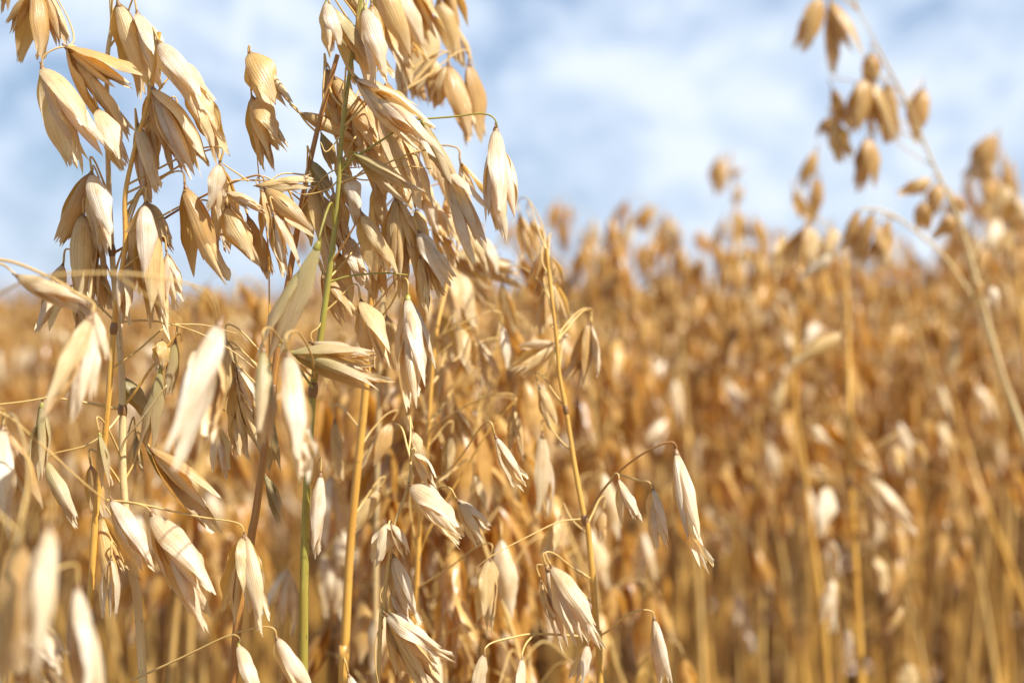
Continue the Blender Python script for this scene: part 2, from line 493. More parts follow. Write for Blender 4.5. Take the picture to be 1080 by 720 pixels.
def oat_plant(label, stem, width, spikelets, mat='stem_gold', branches=(), nodes=(), group=None, bmat='branch', knob='a', foot=None):
    """stem: traced from its tip downwards as (px, py, distance); width: px at tip and at the lowest traced point"""
    top = [at(*p) for p in stem]
    low = top[-1]; dirn = (top[-1] - top[-2]).normalized()
    if dirn.z > -.2: dirn = Vector((0, 0, -1))
    k = dirn.xy / -dirn.z
    ext = []
    n = 5
    for i in range(1, n + 1):
        z = low.z * (1 - i / n); dz = low.z - z
        s = .10 * (1 - math.exp(-dz / .10))
        ext.append(Vector((low.x + k.x * s + (foot or 0) * (dz / low.z) ** 2, low.y + k.y * s, z)))
    ext[-1].z = -.01
    root = bpy.data.objects.new('oat_plant', None); COL.objects.link(root)
    root.empty_display_size = .02
    root.location = (ext[-1].x, ext[-1].y, 0)
    tag(root, label, 'oat plant', group or 'ripe oat plants in the foreground')
    W = [width[0] + (width[1] - width[0]) * (i / (len(stem) - 1)) ** 1.35 for i in range(len(stem))]
    rad = [max(w * p[2] / FPX / 2, .0003) for w, p in zip(W, stem)]
    rad += [rad[-1] * (1 + .06 * i) for i in range(1, n + 1)]
    pts = [p - root.location for p in top + ext]
    b = MB(); b.tube(pts, rad, 12, 7)
    link('stem', b.mesh('stem', M[mat]), root)
    for (px, py) in nodes:
        x, d = poly_at(stem, py); c = at(x, py, d) - root.location
        i = min(range(len(stem)), key=lambda q: abs(stem[q][1] - py)); r = rad[i]
        up = (at(*poly_pt(stem, py - 8)) - at(*poly_pt(stem, py + 8))).normalized()
        b = MB(); b.tube([c - up * r * 2.2, c - up * r, c + up * r * .3, c + up * r * 2.0], [r * 1.04, r * 1.32, r * 1.4, r * 1.03], 12, 4)
        link('node', b.mesh('node', M['node']), root)
    for br in branches:
        pts = [at(*p) - root.location for p in br[1]]
        r0 = br[0] * br[1][0][2] / FPX / 2
        b = MB(); b.tube(pts, [r0 * (1 - .45 * i / (len(pts) - 1)) for i in range(len(pts))], 7, 7)
        link('branch', b.mesh('branch', M[br[2] if len(br) > 2 else bmat]), root)
    for s in spikelets:
        bx, by, tx, ty, d = s[:5]; kw = dict(s[5]) if len(s) > 5 else {}
        auto = kw.pop('br', True); dt = kw.pop('dt', 0.0); off = kw.pop('off', None)
        kw.setdefault('knob', knob)
        base = at(bx, by, d); tip = at(tx, ty, d + dt)
        sp = add_spikelet(root, base, tip, **kw)
        if auto:
            sy = by + (off if off is not None else rnd.uniform(10, 36))
            lo = min(p[1] for p in stem); hi = max(p[1] for p in stem)
            if sy < lo + 3: sy = lo + 3
            if sy > hi + 60: sy = hi
            x, dd = poly_at(stem, sy)
            S = at(x, sy, dd)
            ax = (tip - base).normalized()
            ln = (base - S).length
            side = Vector((rnd.uniform(-.15, .15), rnd.uniform(-.2, .2), 0)) * ln
            E0 = base - ax * .0035 + Vector((0, 0, .0012))
            m1_ = S.lerp(E0, .35) + Vector((0, 0, .04 * ln)) + side * .6
            m2_ = S.lerp(E0, .75) + Vector((0, 0, .05 * ln + .0008)) + side * .4
            b = MB(); r0 = .00030
            b.tube([p - root.location for p in (S, m1_, m2_, E0, base - ax * .0008)], [r0 * 1.15, r0, r0 * .85, r0 * .85, r0 * 1.1], 6, 6)
            link('branch', b.mesh('branch', M[bmat]), root)
    return root


def poly_pt(stem, py):
    x, d = poly_at(stem, py)
    return x, py, d


def K(**k):
    return k


# --- far left main plant, thick speckled stem
F = .392
oat_plant('oat plant with thick speckled straw stem at far left, top loaded with husks',
    [(117, -30, .40), (117, 0, .40), (118, 26, .40), (113, 68, .40), (114, 170, .40), (118, 264, .398), (125, 347, .396), (129, 408, .394), (130, 507, .394), (139, 599, .394), (151, 720, .394)],
    (4, 9.5),
    [(38, -12, 41, 73, .40, K(off=-40, open_deg=24, wide=1.0, tone='brown', roll=70)),
     (36, -10, 13, 31, .402, K(off=-40, open_deg=16, tone='brown')),
     (48, -10, 68, 50, .402, K(off=-40, open_deg=14, tone='brown')),
     (8, -30, 3, 12, .41, K(off=-40, tone='brown')),
     (71, 51, 147, 116, .392, K(open_deg=22, wide=1.15, tone='husk', roll=25, nflo=3, br=False)),
     (72, 52, 100, 113, .394, K(open_deg=3, wide=.42, nflo=0, br=False)),
     (45, 73, 82, 176, .390, K(open_deg=26, wide=1.15, tone='pale', roll=65, nflo=3, br=False)),
     (104, 116, 133, 180, .390, K(open_deg=12, wide=1.35, tone='pale', roll=80)),
     (125, 5, 153, 99, .396, K(open_deg=18, tone='husk', roll=80)),
     (145, 15, 170, 102, .396, K(open_deg=16, tone='pale', roll=60)),
     (96, 183, 66, 260, .396, K(open_deg=20, wide=1.1, tone='brown', roll=75, br=False)),
     (97, 184, 108, 268, .390, K(open_deg=16, wide=1.0, tone='pale', roll=80)),
     (88, 228, 86, 319, .394, K(open_deg=17, wide=1.15, tone='husk', roll=85, nflo=3)),
     (98, 232, 98, 318, .396, K(open_deg=10, wide=1.0, tone='husk', roll=30)),
     (102, 278, 114, 330, .398, K(open_deg=18, tone='brown', wide=1.1)),
     (66, 280, 47, 345, .398, K(open_deg=30, tone='pale', wide=1.3, roll=90, nflo=3)),
     (80, 318, 100, 362, .400, K(open_deg=26, tone='pale', wide=1.2, nflo=3)),
     (44, 427, 42, 510, .386, K(open_deg=9, wide=.62, tone='green', br=False, knob='g')),
     (48, 486, 86, 556, .386, K(open_deg=10, wide=.8, tone='green', roll=80, br=False)),
     (105, 458, 117, 515, .384, K(open_deg=9, wide=.7, tone='green', knob='g')),
     (118, 528, 151, 599, .380, K(open_deg=12, wide=.95, tone='pale', roll=50, br=False)),
     (96, 492, 104, 545, .390, K(open_deg=24, wide=1.1, tone='brown', roll=80)),
     (106, 545, 128, 620, .392, K(open_deg=20, wide=1.0, tone='husk')),
     (117, 590, 114, 652, .386, K(open_deg=8, wide=.8, tone='pale', roll=10)),
     (169, 390, 156, 474, .392, K(open_deg=9, wide=.68, tone='green', roll=80, br=False, knob='g')),
     (132, 399, 158, 445, .40, K(open_deg=6, wide=.85, tone='olive', nflo=1, br=False)),
     (143, 458, 149, 503, .40, K(open_deg=6, wide=.6, tone='olive', nflo=1)),
     (160, 474, 234, 547, .396, K(open_deg=16, wide=.85, tone='brown', roll=30)),
     (155, 470, 205, 525, .40, K(open_deg=14, wide=.8, tone='olive', roll=60)),
     (161, 543, 214, 648, .384, K(open_deg=22, wide=1.05, tone='pale', roll=62, nflo=3, br=False)),
     (160, 545, 186, 622, .388, K(open_deg=5, wide=.7, tone='husk', nflo=0, br=False)),
     (257, 567, 250, 654, .384, K(open_deg=30, wide=1.25, tone='husk', roll=70, br=False)),
     (259, 567, 276, 652, .384, K(open_deg=8, wide=.75, tone='pale', br=False)),
     (252, 680, 268, 742, .378, K(open_deg=12, wide=.95, tone='pale', roll=80, br=False, knob='g')),
     (292, 673, 322, 738, .376, K(open_deg=18, wide=1.05, tone='pale', roll=70, br=False)),
     (136, 272, 131, 343, .388, K(open_deg=8, wide=.62, tone='pale', roll=80, knob='g')),
     ],
    mat='stem_pale', nodes=[(129, 432), (118, 264)],
    branches=[(3.2, [(113, 68, .40), (95, 62, .396), (76, 48, .393), (71, 51, .392)]),
              (2.2, [(80, 49, .393), (60, 51, .391), (46, 60, .390), (45, 72, .390)]),
              (2.4, [(74, 49, .393), (78, 40, .395), (72, 20, .398), (57, -8, .40)]),
              (2.4, [(115, 240, .399), (108, 200, .398), (99, 175, .396), (96, 183, .396)]),
              (3.0, [(129, 432, .394), (88, 424, .39), (52, 419, .386), (46, 421, .386), (44, 427, .386)]),
              (2.0, [(52, 419, .386), (20, 424, .384), (-20, 428, .38)]),
              (3.4, [(129, 430, .394), (142, 414, .394), (158, 390, .393), (168, 378, .393), (182, 358, .393), (190, 352, .393), (192, 360, .393)], 'stem_gold'),
              (2.6, [(165, 384, .393), (170, 379, .392), (175, 384, .392), (169, 391, .392)], 'stem_gold'),
              (2.8, [(127, 476, .392), (133, 462, .391), (146, 446, .389), (158, 430, .388), (176, 406, .387)], 'stem_pale'),
              (2.6, [(129, 434, .394), (112, 455, .388), (90, 470, .386), (58, 478, .386), (48, 486, .386)]),
              (2.6, [(113, 528, .386), (145, 531, .385), (178, 538, .384), (212, 545, .384), (246, 550, .384), (256, 556, .384), (257, 567, .384)]),
              (2.4, [(113, 527, .386), (140, 530, .385), (155, 535, .384), (161, 543, .384)]),
              (2.6, [(139, 717, .388), (190, 694, .384), (243, 669, .380), (276, 661, .377), (289, 663, .376), (292, 673, .376)]),
              (2.0, [(240, 672, .380), (247, 669, .379), (253, 673, .378), (252, 680, .378)]),
              (3.0, [(118, 268, .398), (138, 256, .396), (179, 227, .393), (226, 201, .39), (262, 187, .388), (276, 186, .388), (280, 197, .388)], 'stem_red'),
              (2.4, [(122, 340, .392), (152, 338, .388), (182, 342, .386), (216, 354, .386), (245, 370, .386), (268, 388, .386)]),
              (2.0, [(185, 342, .386), (216, 343, .388), (250, 352, .388)]),
              (2.0, [(118, 264, .398), (108, 262, .396), (100, 270, .395)]),
              ])

# --- arching panicle axis that crosses in front of it
oat_plant('oat plant with a thin bowed golden stem crossing in front of the thick speckled stem',
    [(168, 34, .385), (158, 99, .385), (147, 140, .385), (140, 166, .385), (132, 207, .385), (132, 259, .385), (125, 305, .385), (120, 346, .386), (114, 424, .387), (109, 476, .388), (101, 543, .388), (95, 637, .388), (88, 720, .388)],
    (4.5, 8),
    [(169, 46, 222, 126, .384, K(open_deg=14, wide=1.15, tone='pale', roll=70, off=8)),
     (200, 88, 235, 168, .390, K(open_deg=18, wide=1.0, tone='husk', roll=80)),
     (162, 95, 216, 183, .384, K(open_deg=16, wide=1.15, tone='pale', roll=40, off=12)),
     (162, 96, 168, 164, .389, K(open_deg=24, wide=1.25, tone='brown', roll=85)),
     (146, 133, 166, 214, .386, K(open_deg=16, wide=1.1, tone='pale', roll=65, off=14)),
     (172, 130, 184, 186, .392, K(open_deg=16, wide=1.0, tone='husk')),
     (190, 120, 214, 178, .394, K(open_deg=16, wide=1.0, tone='husk')),
     (196, 199, 222, 292, .388, K(open_deg=22, wide=1.1, tone='brown', roll=60, nflo=3, off=18)),
     (232, 174, 224, 228, .386, K(open_deg=10, wide=1.5, tone='pale', roll=85)),
     (232, 176, 243, 262, .392, K(open_deg=14, wide=1.0, tone='husk')),
     (225, 230, 236, 268, .396, K(open_deg=30, wide=1.2, tone='pale')),
     (153, 216, 150, 300, .384, K(open_deg=12, wide=1.25, tone='pale', roll=80, off=25)),
     (155, 217, 168, 346, .388, K(open_deg=10, wide=.95, tone='husk', roll=70)),
     (158, 216, 181, 262, .390, K(open_deg=12, wide=1.25, tone='husk', roll=80)),
     (176, 268, 187, 322, .388, K(open_deg=14, wide=.9, tone='pale')),
     (142, 250, 141, 312, .392, K(open_deg=14, wide=.9, tone='husk')),
     (171, 359, 168, 392, .394, K(open_deg=20, wide=1.7, tone='husk', roll=80, br=False)),
     (185, 360, 180, 420, .394, K(open_deg=10, wide=.9, tone='green', roll=80)),
     ], mat='stem_gold', nodes=[(120, 346)])

# --- red brown stem
oat_plant('oat plant with a reddish brown leaning stem left of the green stem',
    [(356, 58, .396), (338, 124, .396), (323, 190, .396), (311, 257, .396), (296, 345, .396), (287, 413, .396), (270, 538, .396), (264, 573, .396), (246, 720, .396)],
    (5, 10),
    [(264, 56, 301, 120, .396, K(open_deg=14, wide=1.25, tone='husk', roll=70, br=False)),
     (266, 104, 279, 174, .395, K(open_deg=20, wide=1.15, tone='husk', roll=80, br=False, nflo=3)),
     (268, 104, 300, 156, .396, K(open_deg=18, wide=1.25, tone='husk', roll=85, br=False, nflo=3)),
     (240, 203, 276, 233, .388, K(open_deg=22, wide=1.35, tone='pale', roll=30, br=False)),
     (239, 219, 268, 284, .388, K(open_deg=12, wide=1.35, tone='husk', roll=78, br=False)),
     (262, 230, 282, 293, .392, K(open_deg=8, wide=.9, tone='brown')),
     (272, 196, 334, 194, .388, K(open_deg=8, wide=.62, tone='husk', roll=80, br=False)),
     (280, 198, 333, 249, .388, K(open_deg=7, wide=.85, tone='brown', roll=80, nflo=1, br=False)),
     (277, 201, 281, 262, .388, K(open_deg=5, wide=.8, tone='husk', roll=30, nflo=0, br=False)),
     (289, 226, 310, 292, .386, K(open_deg=14, wide=.8, tone='pale', roll=40)),
     (345, 74, 354, 118, .398, K(open_deg=8, wide=1.5, tone='brown', roll=80, nflo=1, off=40)),
     (352, 82, 398, 150, .398, K(open_deg=16, wide=1.05, tone='husk', roll=60)),
     (318, 120, 378, 147, .398, K(open_deg=10, wide=.85, tone='husk', roll=80)),
     (339, 141, 352, 182, .396, K(open_deg=6, wide=1.0, tone='olive', roll=30, nflo=1)),
     (330, 171, 348, 210, .394, K(open_deg=14, wide=1.1, tone='olive', roll=60)),
     (329, 198, 337, 262, .394, K(open_deg=14, wide=1.2, tone='husk', roll=70)),
     (335, 205, 358, 268, .398, K(open_deg=22, wide=1.2, tone='husk', roll=80)),
     (284, 438, 288, 502, .402, K(open_deg=5, wide=.75, tone='olive', roll=80, nflo=1)),
     (279, 500, 296, 552, .402, K(open_deg=10, wide=.5, tone='olive')),
     (244, 377, 264, 420, .402, K(open_deg=12, wide=.9, tone='husk', roll=30)),
     (250, 385, 270, 440, .402, K(open_deg=16, wide=.9, tone='pale', roll=40)),
     (249, 400, 274, 476, .402, K(open_deg=22, wide=1.0, tone='husk', roll=30, nflo=3)),
     (248, 440, 257, 484, .402, K(open_deg=12, wide=.9, tone='husk')),
     (229, 448, 234, 500, .404, K(open_deg=22, wide=1.0, tone='pale', nflo=3)),
     (238, 360, 232, 440, .402, K(open_deg=14, wide=1.0, tone='husk', roll=80)),
     ], mat='stem_red', nodes=[(287, 413)],
    branches=[(2.0, [(284, 470, .40), (284, 370, .398), (283, 263, .397), (275, 205, .396), (270, 150, .396), (266, 105, .396)], 'stem_gold'),
              (2.2, [(267, 120, .396), (262, 60, .396), (263, 48, .396), (264, 56, .396)]),
              (2.4, [(315, 232, .396), (300, 196, .392), (262, 190, .388), (243, 192, .387), (240, 203, .388)]),
              (2.0, [(318, 212, .396), (300, 198, .392), (278, 186, .389), (270, 190, .388), (272, 196, .388)]),
              (2.0, [(262, 191, .388), (240, 176, .387), (234, 172, .387)]),
              (2.0, [(316, 225, .395), (334, 196, .392), (352, 180, .391), (384, 176, .39)]),
              (2.0, [(325, 185, .395), (300, 183, .392), (286, 190, .39), (281, 198, .388)])])

# --- green stem in the middle of the picture
oat_plant('oat plant with a yellow green spotted stem, the only green stem in front',
    [(384, -30, .388), (381, 0, .388), (367, 89, .388), (360, 148, .388), (356, 213, .388), (347, 290, .388), (336, 370, .388), (330, 413, .388), (324, 510, .388), (321, 600, .388), (320, 720, .388)],
    (4, 10),
    [(344, 3, 354, 60, .384, K(open_deg=9, wide=1.25, tone='pale', roll=80, knob='g')),
     (350, 9, 388, 84, .384, K(open_deg=16, wide=1.05, tone='green', roll=40)),
     (385, 9, 401, 96, .384, K(open_deg=12, wide=1.0, tone='pale', roll=75, knob='g')),
     (363, -6, 394, 20, .392, K(open_deg=14, tone='husk')),
     (392, 6, 400, 70, .396, K(open_deg=10, tone='brown')),
     (376, 84, 454, 156, .384, K(open_deg=17, wide=.95, tone='pale', roll=18, nflo=3, off=50)),
     (382, 86, 445, 118, .388, K(open_deg=10, wide=.8, tone='husk', roll=60)),
     (409, 118, 448, 210, .390, K(open_deg=10, wide=.85, tone='husk', roll=75)),
     (401, 118, 430, 190, .394, K(open_deg=20, wide=1.0, tone='pale', roll=60)),
     (375, 163, 441, 208, .386, K(open_deg=10, wide=.75, tone='green', roll=45, br=False, knob='g')),
     (446, 129, 484, 208, .388, K(open_deg=7, wide=.68, tone='green', roll=80, br=False, knob='g')),
     (470, 178, 507, 258, .390, K(open_deg=18, wide=.85, tone='pale', roll=50, nflo=3)),
     (523, 137, 527, 240, .388, K(open_deg=13, wide=.95, tone='pale', roll=70, nflo=3, br=False)),
     (358, 164, 370, 222, .392, K(open_deg=16, wide=1.1, tone='husk', roll=75)),
     (366, 184, 382, 236, .392, K(open_deg=14, wide=1.0, tone='pale', roll=70)),
     (335, 259, 292, 376, .366, K(open_deg=5, wide=.72, tone='green', roll=75, tilt=5, br=False, knob='g')),
     (307, 372, 402, 392, .382, K(open_deg=12, wide=.75, tone='green', roll=35, br=False, knob='g', nflo=3)),
     (330, 362, 398, 379, .386, K(open_deg=6, wide=.62, tone='pale', roll=80, br=False)),
     (341, 288, 372, 342, .392, K(open_deg=22, wide=1.2, tone='brown', roll=60)),
     (381, 318, 404, 392, .390, K(open_deg=20, wide=1.15, tone='husk', roll=60, nflo=3)),
     (367, 251, 386, 310, .400, K(open_deg=20, wide=1.2, tone='pale', roll=80)),
     (278, 369, 277, 470, .34, K(tilt=-24, open_deg=6, wide=.55, tone='green', roll=80)),
     (304, 374, 318, 502, .335, K(tilt=-24, open_deg=8, wide=.60, tone='pale', roll=80)),
     (338, 501, 334, 582, .384, K(open_deg=14, wide=.85, tone='pale', roll=80)),
     (382, 226, 412, 294, .386, K(open_deg=14, wide=1.05, tone='husk', roll=65, br=False)),
     (372, 100, 392, 168, .402, K(open_deg=18, tone='husk', roll=70)), (386, 112, 402, 176, .406, K(open_deg=16, tone='husk', roll=60)),
     (408, 88, 424, 150, .404, K(open_deg=16, tone='brown', roll=70)), (362, 118, 372, 178, .404, K(open_deg=16, tone='brown', roll=70)),
     (392, 150, 402, 214, .404, K(open_deg=18, tone='husk', roll=75)), (412, 160, 425, 216, .408, K(open_deg=18, tone='pale', roll=60)),
     (352, 204, 366, 262, .402, K(open_deg=16, tone='husk', roll=75)), (396, 196, 404, 252, .404, K(open_deg=18, tone='husk', roll=60)),
     (344, 232, 352, 290, .400, K(open_deg=14, tone='pale', roll=70)), (358, 268, 366, 330, .402, K(open_deg=18, tone='husk', roll=70)),
     (398, 262, 408, 318, .404, K(open_deg=18, tone='brown', roll=70)), (348, 100, 356, 150, .404, K(open_deg=16, tone='husk')),
     ], mat='stem_green', nodes=[(330, 411)],
    branches=[(2.8, [(357, 185, .388), (372, 168, .387), (395, 153, .386), (412, 142, .386), (432, 129, .388), (444, 126, .389), (480, 123, .389), (505, 120, .388), (519, 123, .387), (524, 131, .387), (523, 137, .388)], 'stem_green'),
              (2.4, [(440, 127, .388), (443, 124, .388), (446, 129, .388)], 'stem_green'),
              (2.2, [(358, 180, .388), (366, 168, .387), (371, 160, .386), (375, 163, .386)], 'stem_green'),
              (3.0, [(352, 240, .388), (350, 215, .382), (345, 222, .372), (338, 245, .367), (335, 259, .366)], 'stem_green'),
              (2.8, [(330, 409, .386), (318, 392, .384), (300, 367, .383), (290, 362, .382), (297, 366, .382), (307, 372, .382)], 'stem_green'),
              (2.2, [(340, 335, .388), (336, 345, .387), (328, 352, .386), (330, 362, .386)]),
              (2.6, [(346, 298, .388), (370, 291, .388), (406, 288, .388), (430, 290, .39)], 'stem_green'),
              (2.6, [(347, 280, .388), (360, 262, .387), (374, 238, .386), (380, 228, .386), (382, 226, .386)], 'stem_red'),
              (1.8, [(362, 140, .388), (345, 160, .386), (338, 150, .386)]),
              (1.8, [(357, 182, .388), (388, 190, .388), (420, 176, .388), (455, 178, .388)]),
              (1.8, [(357, 190, .388), (345, 200, .39), (320, 205, .39), (300, 196, .39)])])

# --- thick golden stem just behind: hanging tuft in the middle and the soft clusters at the top
oat_plant('oat plant with thick golden stem just right of the green stem',
    [(455, -40, .452), (440, 20, .45), (420, 110, .445), (405, 190, .44), (393, 269, .435), (391, 330, .432), (384, 428, .43), (370, 567, .43), (363, 703, .43), (362, 730, .43)],
    (5, 10.5),
    [(398, -22, 427, 66, .43, K(open_deg=16, wide=1.15, tone='husk', roll=80)),
     (410, -20, 444, 62, .435, K(open_deg=14, wide=1.1, tone='pale', roll=60)),
     (432, -20, 462, 44, .44, K(open_deg=18, wide=1.2, tone='husk')),
     (450, 20, 444, 108, .455, K(open_deg=22, wide=1.15, tone='husk', roll=80)),
     (462, 2, 486, 70, .46, K(open_deg=18, wide=1.2, tone='husk')),
     (470, -30, 480, 30, .46, K(open_deg=18, tone='brown')),
     (471, 70, 457, 116, .455, K(open_deg=16, wide=1.5, tone='husk', roll=80)),
     (474, 70, 496, 150, .455, K(open_deg=18, wide=1.1, tone='brown', roll=70)),
     (495, 69, 508, 152, .46, K(open_deg=14, wide=1.0, tone='brown', roll=70)),
     (430, 60, 440, 112, .455, K(open_deg=16, tone='brown')),
     (418, 209, 409, 284, .395, K(open_deg=10, wide=.85, tone='husk', roll=80, off=70)),
     (420, 210, 441, 294, .394, K(open_deg=16, wide=.85, tone='husk', roll=20, off=70)),
     (430, 240, 428, 312, .398, K(open_deg=22, wide=1.1, tone='husk', roll=60, off=40)),
     (439, 222, 452, 262, .396, K(open_deg=10, wide=1.2, tone='husk', roll=80)),
     (442, 245, 475, 303, .392, K(open_deg=8, wide=1.05, tone='pale', roll=82, off=60)),
     (443, 271, 445, 326, .392, K(open_deg=8, wide=.8, tone='husk', roll=80)),
     (448, 270, 462, 320, .396, K(open_deg=12, wide=.9, tone='husk')),
     (430, 314, 434, 424, .390, K(open_deg=13, wide=.75, tone='pale', roll=70, nflo=3, knob='g')),
     (431, 315, 452, 398, .394, K(open_deg=10, wide=.75, tone='pale', roll=30)),
     (420, 178, 436, 222, .42, K(open_deg=18, tone='husk', wide=1.1)),
     (436, 186, 462, 230, .43, K(open_deg=18, tone='husk', wide=1.1)),
     (446, 140, 462, 192, .43, K(open_deg=18, tone='husk')), (462, 170, 478, 222, .435, K(open_deg=18, tone='pale')),
     (430, 120, 442, 172, .43, K(open_deg=16, tone='brown')), (470, 210, 486, 262, .44, K(open_deg=18, tone='husk')),
     (492, 236, 508, 286, .45, K(open_deg=18, tone='husk')), (510, 250, 522, 296, .47, K(open_deg=18, tone='pale')),
     (452, 262, 462, 312, .44, K(open_deg=16, tone='husk')), (424, 44, 432, 104, .44, K(open_deg=16, tone='husk')),
     (446, -20, 452, 36, .45, K(open_deg=16, tone='husk')), (456, 62, 464, 112, .46, K(open_deg=16, tone='husk')),
     (450, 205, 472, 255, .43, K(open_deg=18, tone='pale', wide=1.1)),
     (456, 235, 480, 282, .44, K(open_deg=18, tone='husk', wide=1.1)),
     (420, 140, 440, 190, .43, K(open_deg=18, tone='pale', wide=1.2)),
     (486, 172, 505, 226, .42, K(open_deg=18, tone='husk')),
     (474, 268, 546, 292, .50, K(open_deg=24, wide=1.0, tone='husk', roll=30, nflo=3)),
     (478, 270, 530, 266, .50, K(open_deg=18, wide=1.0, tone='husk', roll=60)),
     (474, 272, 522, 318, .50, K(open_deg=20, wide=1.0, tone='brown')),
     (472, 276, 488, 350, .50, K(open_deg=16, wide=1.1, tone='husk', roll=80)),
     (484, 282, 500, 352, .50, K(open_deg=16, wide=1.1, tone='husk', roll=80)),
     (408, 335, 424, 400, .44, K(open_deg=16, wide=1.1, tone='husk', roll=80)),
     (353, 444, 357, 510, .45, K(open_deg=8, wide=.75, tone='husk')),
     (412, 447, 381, 490, .44, K(open_deg=16, wide=1.2, tone='brown', roll=70)),
     (400, 517, 370, 566, .44, K(open_deg=14, wide=1.1, tone='husk', roll=80)),
     (394, 335, 410, 390, .46, K(open_deg=18, wide=1.1, tone='brown')),
     (368, 712, 388, 770, .41, K(open_deg=14, wide=1.0, tone='pale')),
     ], mat='stem_gold', nodes=[(391, 330)])

oat_plant('slender straw oat stem hidden half behind the thick golden one, few small husks',
    [(404, 300, .50), (402, 350, .50), (400, 410, .50), (397, 560, .50), (396, 720, .50)], (4, 6),
    [(445, 300, 452, 350, .50, K(open_deg=16)), (462, 330, 470, 386, .50, K(open_deg=16, tone='husk')),
     (425, 395, 441, 450, .50, K(open_deg=16)), (415, 370, 408, 420, .50, K(open_deg=16, tone='brown'))], mat='stem_pale')

oat_plant('oat plant with a thin golden stem and forked upper branch, right of the drooping one',
    [(474, 290, .47), (459, 360, .46), (450, 478, .455), (443, 548, .45), (438, 643, .45), (434, 720, .45)], (3.5, 7),
    [(483, 527, 517, 558, .41, K(open_deg=16, wide=.9, tone='pale', roll=80, off=40)),
     (484, 530, 511, 576, .408, K(open_deg=12, wide=.7, tone='pale', roll=60, br=False)),
     (523, 461, 551, 515, .400, K(open_deg=14, wide=.75, tone='pale', roll=50, off=60)),
     (542, 432, 546, 482, .44, K(open_deg=20, wide=1.0, tone='husk', roll=30)),
     (484, 345, 500, 395, .46, K(open_deg=16, tone='husk')), (505, 360, 520, 408, .46, K(open_deg=16, tone='pale')),
     (470, 385, 466, 440, .48, K(open_deg=20, tone='brown')), (520, 370, 500, 400, .48, K(tone='husk')),
     (530, 345, 540, 392, .46, K(tone='pale', wide=1.0)), (476, 460, 470, 510, .46, K(tone='husk')),
     (434, 455, 445, 490, .43, K(tone='pale', wide=1.1)),
     (480, 430, 492, 470, .47, K(tone='husk')), (500, 500, 506, 540, .47, K(tone='husk')),
     (517, 590, 510, 660, .43, K(open_deg=10, wide=1.0, tone='husk', roll=70)),
     ], mat='stem_gold', nodes=[(443, 588)],
    branches=[(3.0, [(441, 588, .45), (452, 560, .45), (470, 528, .45), (490, 495, .45), (515, 455, .45), (545, 420, .45)], 'stem_gold'),
              (2.4, [(441, 586, .45), (436, 560, .45), (432, 530, .45), (436, 500, .45)])])

# --- drooping panicle in the lower middle
oat_plant('oat plant with thin nodding stem in the lower middle, veined husks hanging right',
    [(416, 446, .40), (424, 452, .398), (429, 470, .396), (433, 488, .394), (430, 514, .392), (415, 557, .390), (409, 599, .390), (404, 649, .390), (399, 717, .390)],
    (2.2, 4.6),
    [(434, 512, 485, 564, .390, K(open_deg=12, wide=1.25, tone='pale', roll=75, nflo=3, br=False)),
     (438, 478, 458, 510, .392, K(open_deg=14, wide=1.7, tone='pale', roll=45, br=False)),
     (436, 456, 446, 490, .402, K(open_deg=14, wide=1.6, tone='husk', roll=80)),
     (412, 552, 395, 592, .392, K(open_deg=16, wide=1.5, tone='pale', roll=80, br=False)),
     (413, 553, 431, 586, .389, K(open_deg=10, wide=1.3, tone='pale', roll=30, br=False, nflo=1)),
     (415, 586, 440, 654, .390, K(open_deg=14, wide=.9, tone='pale', roll=60)),
     (413, 624, 426, 664, .391, K(open_deg=12, wide=1.3, tone='pale', roll=60)),
     (408, 648, 467, 697, .388, K(open_deg=14, wide=1.15, tone='pale', roll=72, nflo=2, br=False)),
     (410, 652, 460, 724, .392, K(open_deg=16, wide=.9, tone='husk', roll=40, nflo=3)),
     (409, 652, 424, 716, .392, K(open_deg=6, wide=.6, tone='husk', nflo=0)),
     ], mat='branch',
    branches=[(3.4, [(403, 645, .39), (404, 649, .389), (408, 648, .388)]),
              (3.0, [(430, 511, .392), (432, 510, .391), (434, 512, .390)]),
              (2.4, [(412, 572, .39), (410, 555, .391), (411, 549, .392), (412, 552, .392)]),
              (1.8, [(404, 655, .39), (397, 672, .389), (396, 700, .388), (400, 725, .388)]),
              (1.6, [(408, 610, .39), (401, 628, .389), (406, 640, .389)]),
              (2.4, [(433, 486, .394), (434, 475, .392), (437, 473, .392), (438, 478, .392)])])

